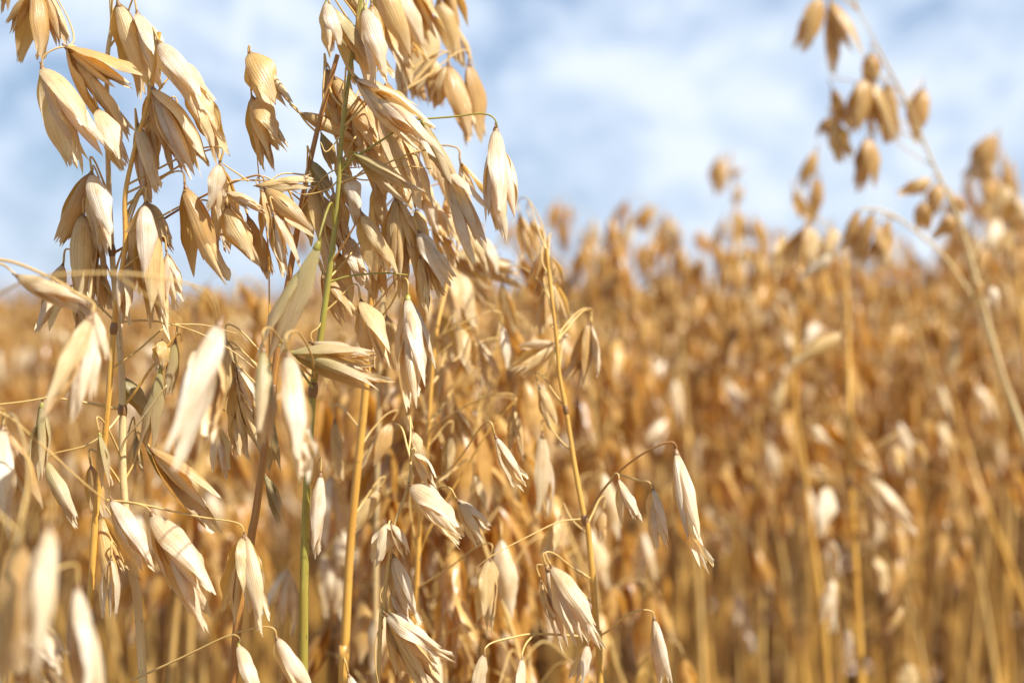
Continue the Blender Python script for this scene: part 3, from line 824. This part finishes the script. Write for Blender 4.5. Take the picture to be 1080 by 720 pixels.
# --- right of the middle
oat_plant('knotty golden oat plant with three husks on a long bent side branch',
    [(576, 262, .425), (581, 307, .425), (587, 358, .425), (590, 395, .425), (597, 432, .424), (606, 490, .422), (616, 544, .42), (621, 566, .42), (630, 673, .42), (633, 730, .42)],
    (3.5, 7.5),
    [(653, 506, 665, 550, .412, K(open_deg=16, wide=.95, tone='pale', roll=45, br=False)),
     (689, 516, 698, 578, .412, K(open_deg=16, wide=.95, tone='pale', roll=45, br=False)),
     (713, 477, 732, 580, .408, K(open_deg=10, wide=.7, tone='pale', roll=65, br=False, nflo=3)),
     (636, 540, 632, 570, .44, K(open_deg=22, wide=1.5, tone='brown')),
     (570, 612, 583, 658, .415, K(open_deg=12, wide=1.0, tone='husk')),
     (582, 598, 624, 668, .410, K(open_deg=18, wide=1.0, tone='pale', roll=50, nflo=3)),
     (577, 600, 602, 676, .415, K(open_deg=10, wide=.7, tone='pale')),
     (690, 652, 698, 722, .412, K(open_deg=8, wide=.7, tone='pale', roll=70, br=False)),
     (511, 690, 500, 750, .40, K(open_deg=9, wide=1.05, tone='pale', roll=80, br=False)),
     (551, 694, 546, 748, .40, K(open_deg=14, wide=1.1, tone='pale', roll=60, br=False)),
     (620, 680, 606, 724, .41, K(open_deg=16, wide=1.1, tone='pale')),
     (569, 409, 584, 452, .44, K(open_deg=12, wide=1.2, tone='husk', roll=70)),
     (572, 460, 575, 545, .45, K(open_deg=12, wide=.8, tone='pale', roll=80)),
     (621, 342, 604, 406, .45, K(open_deg=12, wide=1.2, tone='brown', roll=60)),
     (624, 344, 630, 392, .45, K(open_deg=8, wide=.8, tone='pale')),
     (584, 366, 538, 392, .45, K(open_deg=18, wide=1.1, tone='husk', roll=60)),
     (583, 362, 547, 366, .45, K(open_deg=14, wide=1.0, tone='pale')),
     (586, 362, 560, 404, .455, K(open_deg=14, wide=1.0, tone='husk')),
     (592, 352, 602, 356, .44, K(open_deg=30, wide=2.2, tone='pale')),
     (577, 262, 560, 312, .455, K(open_deg=16, wide=1.0, tone='brown')),
     (580, 270, 590, 300, .45, K(open_deg=16, wide=1.3, tone='husk')),
     (582, 298, 596, 342, .45, K(open_deg=16, wide=1.2, tone='husk')),
     (577, 304, 570, 352, .46, K(open_deg=20, wide=1.0, tone='brown')),
     (548, 226, 560, 276, .50, K(open_deg=16, wide=1.0, tone='husk')),
     (560, 232, 575, 270, .50, K(open_deg=16, wide=1.0, tone='husk')),
     (590, 548, 575, 590, .45, K(tone='husk')), (530, 300, 540, 350, .50, K(tone='husk')),
     ], mat='stem_gold', nodes=[(618, 548), (630, 673), (597, 432)],
    branches=[(2.8, [(617, 545, .42), (632, 522, .418), (650, 500, .415), (672, 482, .412), (694, 470, .409), (708, 466, .408), (713, 470, .408), (713, 477, .408)], 'stem_red'),
              (2.6, [(652, 500, .415), (672, 506, .413), (684, 508, .412), (689, 516, .412)]),
              (2.4, [(643, 509, .416), (648, 500, .414), (652, 500, .413), (653, 506, .412)]),
              (2.8, [(628, 673, .42), (605, 670, .416), (564, 668, .410), (540, 672, .405), (520, 677, .402), (512, 683, .40), (511, 690, .40)]),
              (2.4, [(564, 668, .410), (555, 678, .405), (551, 688, .401), (551, 694, .40)]),
              (2.6, [(630, 672, .42), (645, 662, .417), (662, 648, .414), (678, 643, .412), (688, 645, .412), (690, 652, .412)]),
              (1.8, [(616, 547, .42), (590, 550, .418), (560, 564, .414), (520, 585, .41), (500, 600, .41)])])

# --- very near, blurred, lower left and left
oat_plant('very near oat plant at the lower left edge, its large husks blurred white',
    [(20, 560, .27), (10, 620, .27), (0, 690, .27), (-5, 730, .27)], (5, 10),
    [(52, 556, 34, 690, .262, K(tilt=-24, open_deg=8, wide=.72, tone='pale', roll=85)),
     (20, 575, 2, 720, .27, K(open_deg=14, wide=.85, tone='brown', roll=80)),
     (82, 620, 96, 740, .285, K(tilt=-24, open_deg=7, wide=.66, tone='pale', roll=60)),
     (24, 640, 66, 700, .32, K(open_deg=26, wide=.9, tone='pale', nflo=3)),
     (20, 670, 64, 716, .32, K(open_deg=26, wide=.9, tone='pale', nflo=3)),
     (3, 452, 2, 556, .35, K(open_deg=12, wide=.7, tone='pale', roll=70)),
     (8, 458, 34, 545, .355, K(open_deg=12, wide=.75, tone='brown', roll=60)),
     ], mat='stem_pale')
oat_plant('near oat plant leaning in from the left edge, softly blurred pale husks',
    [(-60, 330, .335), (-70, 400, .335), (-82, 520, .335), (-90, 640, .335), (-95, 730, .335)], (5, 9),
    [(18, 291, 91, 326, .350, K(open_deg=6, wide=.85, tone='pale', roll=82, br=False)),
     (97, 326, 104, 386, .340, K(open_deg=10, wide=.95, tone='pale', roll=60, br=False)),
     (95, 336, 44, 434, .330, K(tilt=-24, open_deg=14, wide=.68, tone='husk', roll=75, br=False)),
     (97, 340, 84, 438, .332, K(tilt=-24, open_deg=8, wide=.62, tone='pale', roll=70, br=False)),
     (232, 342, 186, 484, .318, K(tilt=-24, open_deg=10, wide=.62, tone='pale', roll=80, nflo=1, br=False)),
     (208, 370, 193, 450, .340, K(tilt=-24, open_deg=12, wide=.95, tone='pale', roll=70, br=False)),
     (228, 350, 214, 470, .335, K(open_deg=8, wide=.5, tone='husk', br=False)),
     ], mat='stem_pale',
    branches=[(4.0, [(-62, 345, .335), (-40, 290, .338), (0, 274, .342), (52, 292, .342), (85, 312, .34), (99, 321, .338), (96, 336, .332)]),
              (3.0, [(-20, 277, .340), (0, 278, .347), (10, 284, .35), (18, 291, .350)]),
              (3.0, [(-70, 420, .335), (0, 435, .338), (39, 465, .342), (86, 507, .346), (112, 528, .35)]),
              (3.0, [(-64, 360, .335), (20, 300, .30), (120, 288, .30), (200, 300, .31), (228, 318, .315), (232, 342, .318)]),
              (2.4, [(120, 288, .30), (180, 330, .32), (205, 355, .335), (208, 370, .34)]),
              (2.4, [(200, 300, .31), (225, 325, .325), (228, 350, .335)])])

# --- right: tall arching plants, out of focus
RG = 'oat plants rising out of focus on the right'
oat_plant('tallest arching oat plant at the right, thin stem bending left across the sky',
    [(905, 10, .64), (930, 58, .64), (960, 115, .64), (985, 175, .64), (1006, 218, .64), (1020, 260, .64), (1038, 328, .64), (1056, 393, .64), (1080, 460, .64), (1100, 530, .64), (1130, 720, .64)],
    (1.4, 11),
    [(866, -2, 844, 54, .64, K(open_deg=14, wide=1.15, tone='brown', roll=70, off=5)),
     (876, 2, 894, 76, .64, K(open_deg=20, wide=.9, tone='brown', roll=30, off=5)),
     (919, 56, 921, 96, .645, K(open_deg=10, wide=1.2, tone='brown')),
     (911, 84, 902, 143, .64, K(open_deg=12, wide=1.1, tone='brown', roll=70)),
     (922, 88, 934, 150, .64, K(open_deg=14, wide=.9, tone='husk', roll=40)),
     (935, 90, 942, 152, .64, K(open_deg=18, wide=1.1, tone='brown', roll=60)),
     (915, 146, 912, 202, .64, K(open_deg=18, wide=1.1, tone='brown', nflo=3)),
     (878, 94, 893, 138, .65, K(open_deg=12, wide=1.0, tone='brown')),
     (877, 124, 889, 172, .65, K(open_deg=14, wide=.9, tone='husk')),
     (875, 124, 864, 146, .65, K(open_deg=14, wide=1.2, tone='brown')),
     (973, 94, 963, 152, .65, K(open_deg=14, wide=1.1, tone='brown', roll=80)),
     (982, 190, 950, 208, .64, K(open_deg=14, wide=1.2, tone='husk', roll=70)),
     (989, 194, 982, 226, .64, K(open_deg=14, wide=1.3, tone='brown')),
     (974, 213, 972, 245, .64, K(open_deg=14, wide=1.5, tone='brown')),
     (1004, 206, 1020, 226, .645, K(open_deg=16, wide=1.6, tone='brown')),
     (1008, 228, 984, 252, .645, K(open_deg=14, wide=1.3, tone='brown')),
     (905, 223, 890, 262, .64, K(open_deg=14, wide=1.2, tone='brown', br=False)),
     (920, 226, 900, 277, .64, K(open_deg=14, wide=1.0, tone='brown', br=False)),
     (926, 238, 935, 284, .64, K(open_deg=12, wide=1.0, tone='brown', br=False)),
     (938, 232, 922, 278, .64, K(open_deg=14, wide=.9, tone='brown', br=False)),
     (1044, 302, 1051, 328, .63, K(open_deg=12, wide=1.4, tone='pale', roll=80)),
     (1036, 296, 1024, 320, .64, K(open_deg=14, wide=1.4, tone='brown')),
     (1040, 262, 1028, 296, .65, K(open_deg=14, wide=1.3, tone='brown')),
     ], mat='stem_pale', group=RG,
    branches=[(4.0, [(1040, 331, .64), (1027, 315, .64), (997, 272, .64), (967, 245, .64), (938, 225, .64), (915, 220, .64), (905, 223, .64)], 'stem_pale'),
              (2.4, [(945, 229, .64), (930, 222, .64), (921, 222, .64), (920, 226, .64)]), (2.4, [(950, 232, .64), (935, 228, .64), (928, 231, .64), (926, 238, .64)]),
              (2.4, [(905, 10, .64), (895, -12, .64), (880, -12, .64), (876, 2, .64)]),
              (2.2, [(1040, 331, .64), (1000, 325, .645), (970, 340, .65), (950, 352, .65)])])
oat_plant('blurred oat plant with straight pale stem, white husks fanning at mid height',
    [(892, 250, .70), (893, 310, .69), (895, 380, .68), (896, 440, .67), (897, 507, .67), (903, 620, .67), (908, 730, .67)], (3.5, 9),
    [(879, 268, 842, 296, .67, K(open_deg=14, wide=1.1, tone='pale', roll=70)),
     (888, 352, 836, 386, .60, K(open_deg=14, wide=.8, tone='husk', roll=70, tilt=0)),
     (852, 238, 832, 284, .70, K(open_deg=16, wide=1.1, tone='brown')),
     (856, 240, 856, 286, .70, K(open_deg=14, wide=1.1, tone='husk')),
     (855, 450, 876, 468, .66, K(open_deg=10, wide=1.1, tone='pale', roll=80)),
     (874, 514, 866, 566, .66, K(open_deg=14, wide=1.1, tone='pale', roll=70)),
     (880, 504, 852, 494, .67, K(open_deg=14, wide=1.1, tone='pale')),
     (848, 508, 834, 545, .68, K(open_deg=14, wide=1.0, tone='brown')),
     (920, 505, 950, 560, .655, K(open_deg=20, wide=1.1, tone='pale', roll=40, nflo=3)),
     (914, 525, 918, 578, .66, K(open_deg=12, wide=1.0, tone='husk')),
     (905, 488, 926, 500, .67, K(open_deg=14, wide=1.2, tone='husk')),
     (945, 470, 950, 500, .68, K(open_deg=16, wide=1.1, tone='husk')),
     (966, 464, 970, 492, .68, K(open_deg=16, wide=1.1, tone='husk')),
     (923, 587, 932, 624, .66, K(open_deg=12, wide=1.1, tone='husk')),
     (878, 610, 874, 660, .66, K(open_deg=12, wide=1.0, tone='pale')),
     (876, 570, 880, 606, .66, K(open_deg=16, wide=1.1, tone='pale')),
     (953, 640, 934, 668, .66, K(open_deg=12, wide=1.2, tone='husk')),
     (893, 664, 898, 706, .67, K(open_deg=12, wide=1.1, tone='pale')),
     (957, 700, 964, 740, .66, K(open_deg=12, wide=1.2, tone='husk')),
     ], mat='stem_gold', group=RG, nodes=[(897, 507)])
oat_plant('blurred oat plant behind the straight pale stem, brown husks on its tip',
    [(858, 190, .72), (852, 230, .72), (842, 300, .72), (838, 420, .72), (846, 480, .72), (852, 537, .72), (866, 640, .72), (873, 730, .72)], (3, 8),
    [(860, 160, 845, 198, .72, K(open_deg=12, wide=1.1, tone='brown', roll=70)),
     (864, 190, 857, 236, .72, K(open_deg=12, wide=1.0, tone='brown', roll=80)),
     (837, 200, 850, 234, .72, K(open_deg=12, wide=1.4, tone='husk')),
     (878, 240, 872, 276, .72, K(open_deg=16, wide=1.2, tone='husk')),
     (826, 250, 820, 296, .72, K(open_deg=16, wide=1.0, tone='husk')),
     (840, 280, 850, 322, .72, K(open_deg=16, wide=1.0, tone='brown')),
     (866, 286, 876, 330, .72, K(open_deg=16, wide=1.0, tone='husk')),
     (815, 320, 826, 356, .74, K(tone='husk')), (862, 340, 850, 372, .74, K(tone='pale')), (830, 350, 836, 390, .74, K(tone='pale')),
     (816, 478, 822, 500, .74, K(tone='pale', wide=1.4)), (824, 400, 818, 440, .74, K(tone='husk'))],
    mat='stem_gold', group=RG)
oat_plant('blurred oat plant with slanting golden stem, small husks apart against the sky',
    [(770, 160, .92), (776, 220, .92), (774, 330, .90), (778, 440, .88), (793, 522, .86), (812, 590, .85), (832, 660, .85), (850, 730, .85)], (2.5, 10),
    [(760, 166, 754, 208, .92, K(open_deg=16, wide=1.2, tone='brown')),
     (782, 179, 768, 186, .92, K(open_deg=12, wide=1.6, tone='brown')),
     (782, 198, 773, 218, .92, K(open_deg=14, wide=1.3, tone='husk')),
     (776, 222, 786, 256, .92, K(open_deg=16, wide=1.2, tone='husk')),
     (764, 230, 758, 262, .92, K(open_deg=16, wide=1.2, tone='husk')),
     (796, 230, 806, 262, .92, K(open_deg=16, wide=1.5, tone='brown')),
     (784, 262, 776, 296, .92, K(tone='husk')), (760, 276, 770, 310, .92, K(tone='brown')), (800, 270, 808, 304, .92, K(tone='husk')),
     (790, 310, 800, 345, .92, K(tone='husk')), (764, 330, 754, 362, .92, K(tone='husk')), (778, 624, 784, 660, .84, K(tone='pale', wide=1.1)),
     (786, 655, 793, 688, .84, K(tone='pale', wide=1.1)), (756, 545, 762, 585, .88, K(tone='pale', wide=1.1))],
    mat='stem_gold', group=RG)
oat_plant('blurred oat plant at the right edge, short twisted brown tip and crowded husks below it',
    [(1058, 160, .78), (1064, 220, .78), (1074, 300, .78), (1086, 420, .78), (1098, 560, .78), (1110, 720, .78)], (3, 8),
    [(1050, 143, 1020, 190, .78, K(open_deg=14, wide=1.1, tone='brown', roll=60)),
     (1046, 168, 1036, 200, .78, K(tone='brown', wide=1.1)), (1036, 186, 1048, 220, .78, K(tone='brown', wide=1.1)),
     (1060, 196, 1052, 236, .78, K(tone='husk', wide=1.1)), (1072, 206, 1080, 250, .78, K(tone='husk', wide=1.1)),
     (1052, 230, 1042, 268, .78, K(tone='pale', wide=1.1)), (1066, 240, 1060, 284, .78, K(tone='husk', wide=1.1)),
     (1078, 262, 1070, 300, .78, K(tone='brown', wide=1.1)), (1030, 250, 1020, 285, .80, K(tone='husk', wide=1.1)),
     (1060, 300, 1068, 336, .80, K(tone='husk', wide=1.1)), (1080, 320, 1072, 356, .80, K(tone='brown', wide=1.1)),
     (1010, 360, 1000, 400, .80, K(tone='husk', wide=1.1))],
    mat='stem_gold', group=RG)
oat_plant('oat plant leaning steeply to the right in the lower right corner, bare golden stem',
    [(990, 330, .95), (1004, 420, .93), (1022, 480, .92), (1038, 530, .90), (1062, 590, .90), (1090, 660, .90), (1120, 740, .90)], (3, 10),
    [(985, 332, 975, 370, .95, K(tone='husk')), (1000, 345, 1008, 382, .95, K(tone='husk')), (975, 372, 968, 410, .95, K(tone='brown')),
     (1010, 400, 1016, 436, .95, K(tone='husk')), (990, 410, 984, 446, .95, K(tone='husk'))], mat='stem_gold', group=RG)


# ------------------------------------------------------------------ the crop behind: plants with parts, plain plants, then the mass
def plant_spec(rng, h, dense=1.0):
    lean = rng.uniform(-.10, .10, 2) * h * (1.7 if rng.random() < .2 else .8)
    arc = rng.uniform(-.05, .05, 2)
    zz = [0, .3, .6, .80, .88, .95, 1.0]
    ax = []
    for q in zz:
        s = q * q
        top = max(0, (q - .75) / .25)
        ax.append(np.array([lean[0] * s + arc[0] * top ** 2, lean[1] * s + arc[1] * top ** 2, h * q - .02 * top ** 2 * abs(arc[0]) / .05]))
    rad = [.0022, .0021, .0018, .0013, .0009, .0006, .0004]
    br, sp = [], []
    P, rr = spline(ax, rad, 6); P = np.array(P)
    H = P[:, 2]
    az0 = rng.uniform(0, 6.28)
    for lev in range(7):
        zt = h - .148 + lev * .0215 + rng.uniform(-.008, .008)
        i = int(np.argmin(np.abs(H - zt))); S = P[i]
        nb = max(1, int(round(rng.uniform(3.2, 5.2) * dense * (1 - .07 * lev))))
        for k in range(nb):
            az = az0 + lev * 2.4 + k * 6.28 / nb + rng.uniform(-.4, .4)
            ln = (.060 - .0062 * lev) * rng.uniform(.45, 1.1)
            o = np.array([math.cos(az), math.sin(az), 0])
            E = S + o * ln * .62 + np.array([0, 0, ln * rng.uniform(-.15, .75)])
            Mm = S.copy() * .5 + E * .5 + np.array([0, 0, ln * .22])
            E2 = E + o * .004 - np.array([0, 0, .005])
            br.append([S, Mm, E, E2])
            d = np.array([o[0] * rng.uniform(-.15, .5), o[1] * rng.uniform(-.15, .5), -1]) + rng.normal(0, .12, 3)
            sp.append((E2, d, rng.uniform(0, 6.28), rng.uniform(.023, .031)))
            if rng.random() < .35 * dense and ln > .035:
                Q = Mm + np.array([0, 0, -.004])
                sp.append((Q, d + rng.normal(0, .25, 3), rng.uniform(0, 6.28), rng.uniform(.020, .026)))
    T = P[-1]
    sp.append((T, np.array([arc[0] * 8, arc[1] * 8, -.4]), rng.uniform(0, 6), .024))
    return ax, rad, br, sp


def spk_matrix(s):
    p, d, roll, L = s
    return Matrix.Translation(Vector(p)) @ frame(Vector(d), roll, VIEW).to_4x4() @ Matrix.Scale(L, 4)


def leaf_into(b, rng, ax, h, lod):
    for q in range(rng.integers(1, 3)):
        f = rng.uniform(.25, .62); z = h * f; S = np.array([np.interp(z, [a[2] for a in ax], [a[0] for a in ax]), np.interp(z, [a[2] for a in ax], [a[1] for a in ax]), z])
        az = rng.uniform(0, 6.28); o = np.array([math.cos(az), math.sin(az), 0]); side = np.array([-o[1], o[0], 0])
        ln = rng.uniform(.14, .26); n = 8 if lod == 1 else 5
        t_ = np.linspace(0, 1, n)
        droop = rng.uniform(.5, 1.3)
        C = S + o[None] * (ln * .7 * t_[:, None] ** .9) + np.array([0, 0, 1])[None] * (ln * (.75 * t_ - droop * t_ ** 2))[:, None]
        w = np.interp(t_, [0, .2, .6, 1], [.7, 1, .8, .03]) * rng.uniform(.003, .0055)
        tw = t_ * rng.uniform(-2.5, 2.5)
        sd = side[None] * np.cos(tw)[:, None] + np.array([0, 0, 1])[None] * np.sin(tw)[:, None]
        Pg = np.stack([C - sd * w[:, None], C + np.array([0, 0, -.0012]), C + sd * w[:, None]], 1)
        uv = np.stack([np.repeat(np.array([[0, .5, 1]]), n, 0), np.repeat((t_ * ln)[:, None], 3, 1)], -1)
        b.grid(Pg, uv)


def parts_plant(rng, h):
    """prototype with stem, panicle, leaf and each spikelet as parts; built without being placed yet"""
    ax, rad, br, sp = plant_spec(rng, h)
    b = MB(); b.tube(ax, rad, 7, 5); st = b.mesh('stem', M['stem_gold'])
    b = MB(); b.tube(ax[2:], [r * 1.12 for r in rad[2:]], 6, 6)
    for q in br: b.tube(q, [.00035, .0003, .00026, .0003], 4, 3)
    pa = b.mesh('panicle', M['branch'])
    b = MB(); leaf_into(b, rng, ax, h, 1); lf = b.mesh('leaf', M['leaf'])
    return dict(top=ax[-1][:2], st=st, pa=pa, lf=lf, sp=[(rng.integers(0, len(SPK1)), spk_matrix(s)) for s in sp])


def place_parts(pt, loc, rz, label, group, sc):
    r = bpy.data.objects.new('oat_plant', None); COL.objects.link(r); r.empty_display_size = .02
    if math.sin(rz) * pt['top'][0] + math.cos(rz) * pt['top'][1] < -.03: rz += math.pi     # leans away with the wind
    r.location = loc; r.rotation_euler = (0, 0, rz); r.scale = (1, 1, 1)
    tag(r, label, 'oat plant', group)
    link('stem', pt['st'], r); link('panicle', pt['pa'], r); link('leaf', pt['lf'], r)
    for k, mx in pt['sp']:
        link('spikelet', SPK1[k], r, mx)
    return r


def plain_plant(rng, h, lod=1):
    ax, rad, br, sp = plant_spec(rng, h, .95)
    b = MB(); b.tube(ax, rad, 5 if lod == 1 else 3, 3 if lod == 1 else 2)
    for q in br: b.tube(q, [.00045, .0004, .00035, .0003], 3, 2 if lod == 1 else 1)
    leaf_into(b, rng, ax, h, 2); leaf_into(b, rng, ax, h * .8, 2); leaf_into(b, rng, ax, h * .9, 2)
    b.cur = 1
    for s in sp: spikelet_into(b, rng, spk_matrix(s), 2)
    return b


rg = np.random.default_rng(23)
HS = [.96, .99, 1.02, 1.05, 1.08, 1.11, 1.14, 1.17, 1.20]
PROTO = [(h, parts_plant(rg, h)) for h in HS for _ in range(2)]
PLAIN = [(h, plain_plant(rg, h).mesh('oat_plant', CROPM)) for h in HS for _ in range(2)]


def crop_height(rng, px, d):
    """the crop stands a little higher on the right than on the left of the picture"""
    f = min(1, max(0, (px - 400) / 200))
    near = min(1, max(0, (3.0 - d) / 1.0))
    mean = CAM_H - .012 + near * (-.002 + f * .030)
    tall = rng.uniform(.025, .10) if rng.random() < .26 * near * f else 0
    h = mean + rng.normal(0, .026) + tall
    if px > 560 and d < 1.7:      # the near bank on the right stands tall, bare stalks below its heads
        h = max(h, CAM_H + .004 + rng.uniform(0, .045))
    if (590 < px < 640 or 725 < px < 760 or 915 < px < 1000) and d < 2.4:      # dips in the bank where the sky comes low
        h = min(h, CAM_H + .006 + rng.uniform(0, .02))
    return h


def pick(rng, arr, h):
    c = sorted(range(len(arr)), key=lambda i: abs(arr[i][0] - h) + rng.uniform(0, .02))
    return arr[c[0]][1]


def scatter(rng, d0, d1, n, sep, half=.42, pad=.12):
    pts = []; tries = 0
    while len(pts) < n and tries < n * 60:
        tries += 1
        d = math.sqrt(rng.uniform(d0 * d0, d1 * d1)); w = half * d + pad
        x = rng.uniform(-w, w)
        if sep and any((x - a) ** 2 + (d - c) ** 2 < sep * sep for a, c in pts[-400:]):
            continue
        pts.append((x, d))
    return pts


near_pts = [p for p in scatter(rg, .94, 1.58, 205, .03)]
near_pts = [p for p in near_pts if not (p[0] / p[1] * FPX + 540 < 430 and p[1] < 1.2) and not (p[1] < 1.05 and p[0] / p[1] * FPX + 540 < 600)]
mid_pts = scatter(rg, 1.58, 1.95, 88, .035)
G1 = 'oat plants massed out of focus behind the sharp ones'
G2 = 'oat plants in the blurred crop farther back'
for x, d in near_pts:
    px = x / d * FPX + 540
    place_parts(pick(rg, PROTO, crop_height(rg, px, d)), (x, d, 0), rg.uniform(0, 6.28), 'golden oat plant blurred in the massed crop just behind the sharp foreground plants', G1, 1)
for px, py, d in ((470, 262, .62), (548, 238, .60), (612, 300, .70), (645, 228, .86), (688, 205, .95), (508, 335, .58), (566, 318, .66), (712, 285, .86),
                  (252, 268, .66), (286, 300, .75), (742, 262, .90), (800, 252, .86), (950, 290, .86), (425, 300, .66), (1010, 275, .95), (900, 262, .95), (582, 270, .88), (1060, 240, .9),
                  (335, 335, .56), (450, 375, .52), (405, 330, .58), (530, 300, .53), (490, 405, .56), (228, 292, .74), (60, 332, .9), (150, 345, .85), (665, 300, .80), (840, 330, .80), (652, 268, .90), (735, 235, .95),
                  (655, 246, 1.06), (684, 200, 1.08), (703, 258, 1.05), (725, 288, 1.05), (776, 232, 1.05), (818, 222, 1.08), (872, 255, 1.05),
                  (1012, 235, 1.06), (1066, 200, 1.05), (835, 262, 1.0), (1040, 240, 1.1)):
    T = at(px, py, d); h0, pt = min(PROTO, key=lambda q: abs(q[0] - T.z) + rg.uniform(0, .015))
    rz = rg.uniform(0, 6.28); tx, ty = pt['top']
    if math.sin(rz) * tx + math.cos(rz) * ty < -.03: rz += math.pi
    o = place_parts(pt, (T.x - math.cos(rz) * tx + math.sin(rz) * ty, T.y - math.sin(rz) * tx - math.cos(rz) * ty, 0), rz, 'golden oat plant blurred in the massed crop just behind the sharp foreground plants', G1, 1)
    o.scale = (1, 1, T.z / h0)
for x, d in mid_pts:
    px = x / d * FPX + 540
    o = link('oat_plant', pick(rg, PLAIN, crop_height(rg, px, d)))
    o.location = (x, d, 0); o.rotation_euler = (0, 0, rg.uniform(0, 6.28))
    tag(o, 'small soft golden oat plant in the strongly blurred crop farther back', 'oat plant', G2)

# the rest of the field, uncountable: one object
fb = MB()


def bake(P0, F0, U0, M0, pts):
    for x, d in pts:
        a = rg.uniform(0, 6.28); c, s = math.cos(a), math.sin(a)
        px = x / d * FPX + 540
        k = crop_height(rg, px, d) / 1.05
        V = P0 * k
        V = np.stack([V[:, 0] * c - V[:, 1] * s + x, V[:, 0] * s + V[:, 1] * c + d, V[:, 2]], 1)
        fb.add(V, F0, U0); fb.m[-1] = M0


def far_plant(rng, h):
    ax, rad, br, sp = plant_spec(rng, h, .8)
    b = MB(); b.tube(ax, [r * 1.2 for r in rad], 3, 1); b.cur = 1
    for s in sp: spikelet_into(b, rng, spk_matrix((s[0], s[1], s[2], s[3] * 1.12)), 3)
    return b


def cat(b):
    return np.concatenate(b.v), np.concatenate(b.f), np.concatenate(b.uv), np.concatenate(b.m)


NEARV = [cat(plain_plant(rg, 1.05, 2)) for _ in range(6)]
FARV = [cat(far_plant(rg, 1.05)) for _ in range(6)]
for i in range(6):
    bake(*NEARV[i], scatter(rg, 1.95, 4.2, 280, 0, .46, .3))
    bake(*FARV[i], scatter(rg, 4.2, 12, 420, 0, .46, .3))
    bake(*FARV[i], scatter(rg, 12, 45, 420, 0, .42, .3))
    bake(*FARV[i], scatter(rg, 45, 160, 330, 0, .40, .3))
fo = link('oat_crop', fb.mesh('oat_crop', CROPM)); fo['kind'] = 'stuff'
tag(fo, 'golden oat crop stretching blurred to the horizon', 'crop', None, 'stuff')
